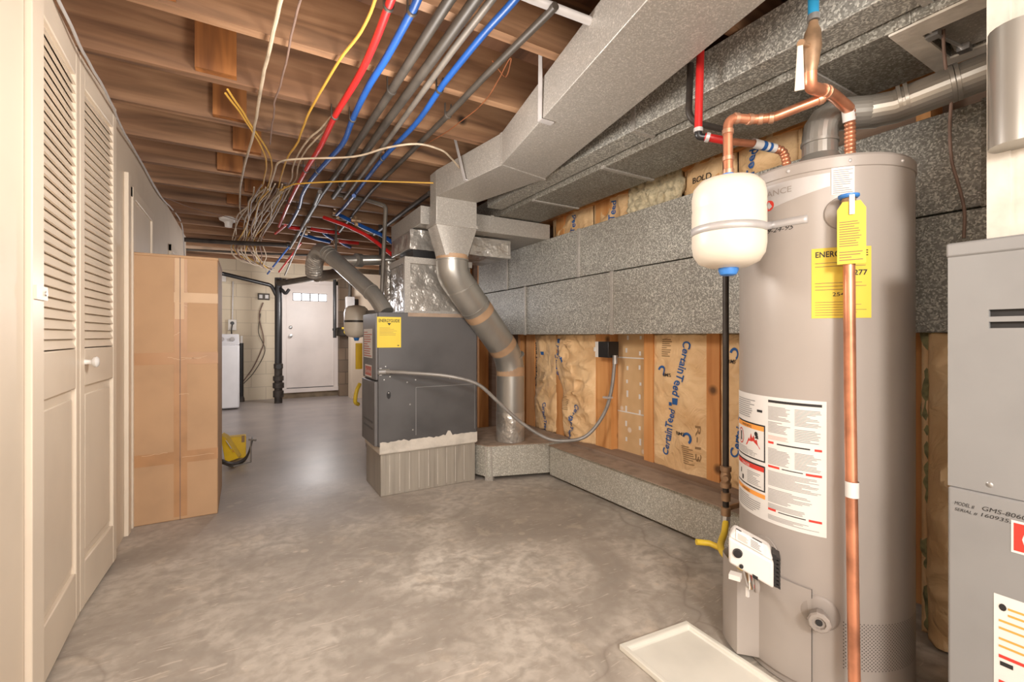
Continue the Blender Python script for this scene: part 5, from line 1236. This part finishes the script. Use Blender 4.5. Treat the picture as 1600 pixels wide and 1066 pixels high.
c = PY(535, 519, 8.62); t = thing('meter_valve', 'black wall fitting with yellow hose right of the far door', 'valve', tuple(c)); MB().box(c + Vector((-.1, -.03, -.07)), c + Vector((.06, .1, .08))).build('fitting_body', 'iron', t, bevel=.01); MB().tube(spline([c + Vector((-.02, -.05, .07)), c + Vector((.06, -.06, .06)), c + Vector((.03, -.06, .0)), c + Vector((.1, -.06, -.05)), c + Vector((.14, -.05, 0))], 5), .02, 10).build('yellow_hose', 'yellow_flex', t)
# small tank behind the furnace
c = D(557, 503, 4.55); rr_ = .118; zt_ = CAM.z + (HOR - 477) / FOC * 4.55; zb_ = CAM.z + (HOR - 528) / FOC * 4.55; H = zt_ - zb_
t = thing('expansion_tank', 'cream expansion tank half hidden behind the charcoal furnace', 'tank', (c.x, c.y, zb_))
MB().lathe((c.x, c.y, zb_), [(.02, 0), (.08, .012), (.108, .04), (rr_, .08), (rr_, H - .08), (.108, H - .04), (.08, H - .012), (.02, H)], 32).build('tank_shell', 'cream', t, angle=60)
MB().tube([(c.x, c.y, zb_ + H * .5 - .01), (c.x, c.y, zb_ + H * .5 + .01)], rr_ + .002, 32, False).build('tank_band', 'iron', t)
MB().tube([(c.x, c.y, zt_ - .01), (c.x, c.y, zt_ + .06)], .02, 12).build('pipe_stub', 'iron', t); MB().lathe((c.x, c.y, zb_ - .03), [(.02, 0), (.03, .03)], 10).build('bottom_cap', 'bluecap', t)
t = thing('boiler', 'grey water heating unit behind the charcoal furnace with yellow tag', 'boiler', (1.25, 4.5, 0))
MB().tube([(1.28, 4.62, .0), (1.28, 4.62, 1.35)], .24, 40).build('tank_jacket', 'furn2', t); pt = D(561, 560, 4.2); MB().box(pt + Vector((-.03, .0, -.1)), pt + Vector((.03, .01, .14))).build('hanging_tag', 'yellow_p', t)
m = MB().tube(spline([D(562, 600, 4.3), D(557, 612, 4.25), D(555, 628, 4.25), D(560, 632, 4.3)], 5), .018, 10); m.build('gas_hose', 'yellow_flex', t)

# yellow folded stand behind the cardboard box
c = PZ(352, 728, 0)
t = thing('yellow_case', 'yellow wedge-shaped tool case with white print leaning beside the cardboard box', 'tool case', (c.x, c.y, 0))
a = D(344, 680, 3.78); b = D(352, 724, 3.8); c2 = D(373, 716, 3.85); d2 = D(352, 684, 3.85)
m = MB(); m.extrude([a, b, c2, d2], (.02, .12, .0)); yc = m.build('case_body', 'yellow_p', t, bevel=.004)
u_ = (c2 - d2); v_ = (a - d2); nn = u_.cross(v_).normalized(); nn = -nn if nn.y > 0 else nn
ff2 = lambda s, tt, off: d2 + v_ * .5 + u_ * s + v_ * tt + nn * off
m = MB().poly(ff2, [(.2, -.2), (.6, -.2), (.6, .1), (.2, .1)], .003); m.mat(1).poly(ff2, [(.72 + .05 * cos(k * pi / 5), -.05 + .12 * sin(k * pi / 5)) for k in range(10)], .003); m.build('printed_mark', ['paper', 'redpex'], yc)
pz = D(372, 706, 4.0); t = thing('yellow_carton', 'small upright yellow carton behind the yellow tool case', 'carton', (pz.x, pz.y, 0))
p0 = D(358, 722, 4.05); MB().box((p0.x, p0.y, 0.0), (p0.x + .13, p0.y + .1, D(358, 684, 4.05).z)).build('carton_body', 'yellow_p', t, bevel=.004)
m = MB().patch(rect_f((p0.x, p0.y, 0), (1, 0, 0), (0, 0, 1), (0, -1, 0)), .095, .12, .14, .2, .002); m.build('printed_mark', 'ink_brown', t)
t = thing('metal_bracket', 'dark bent metal bracket standing right of the yellow tool case', 'bracket', tuple(D(385, 715, 3.9)))
P = spline([D(346, 722, 3.7), D(365, 727, 3.7), D(383, 718, 3.8), D(391, 700, 3.9), D(394, 686, 3.95)], 6)
m = MB(); vs = []
for p in P: vs += [p + Vector((0, 0, -.012)), p + Vector((0, .05, .012))]
m.add(vs, [(2 * i, 2 * i + 2, 2 * i + 3, 2 * i + 1) for i in range(len(P) - 1)]); o = m.build('curved_strap', 'iron', t); o.modifiers.new('thick', 'SOLIDIFY').thickness = .006
MB().tube([D(392, 688, 3.9), D(392, 722, 3.75), D(365, 729, 3.65)], .006, 8).build('wire_leg', 'steel', t); MB().tube([D(389, 687, 3.92), D(400, 688, 3.92)], .009, 10).build('pin', 'steel', t)
bpy.context.view_layer.update()
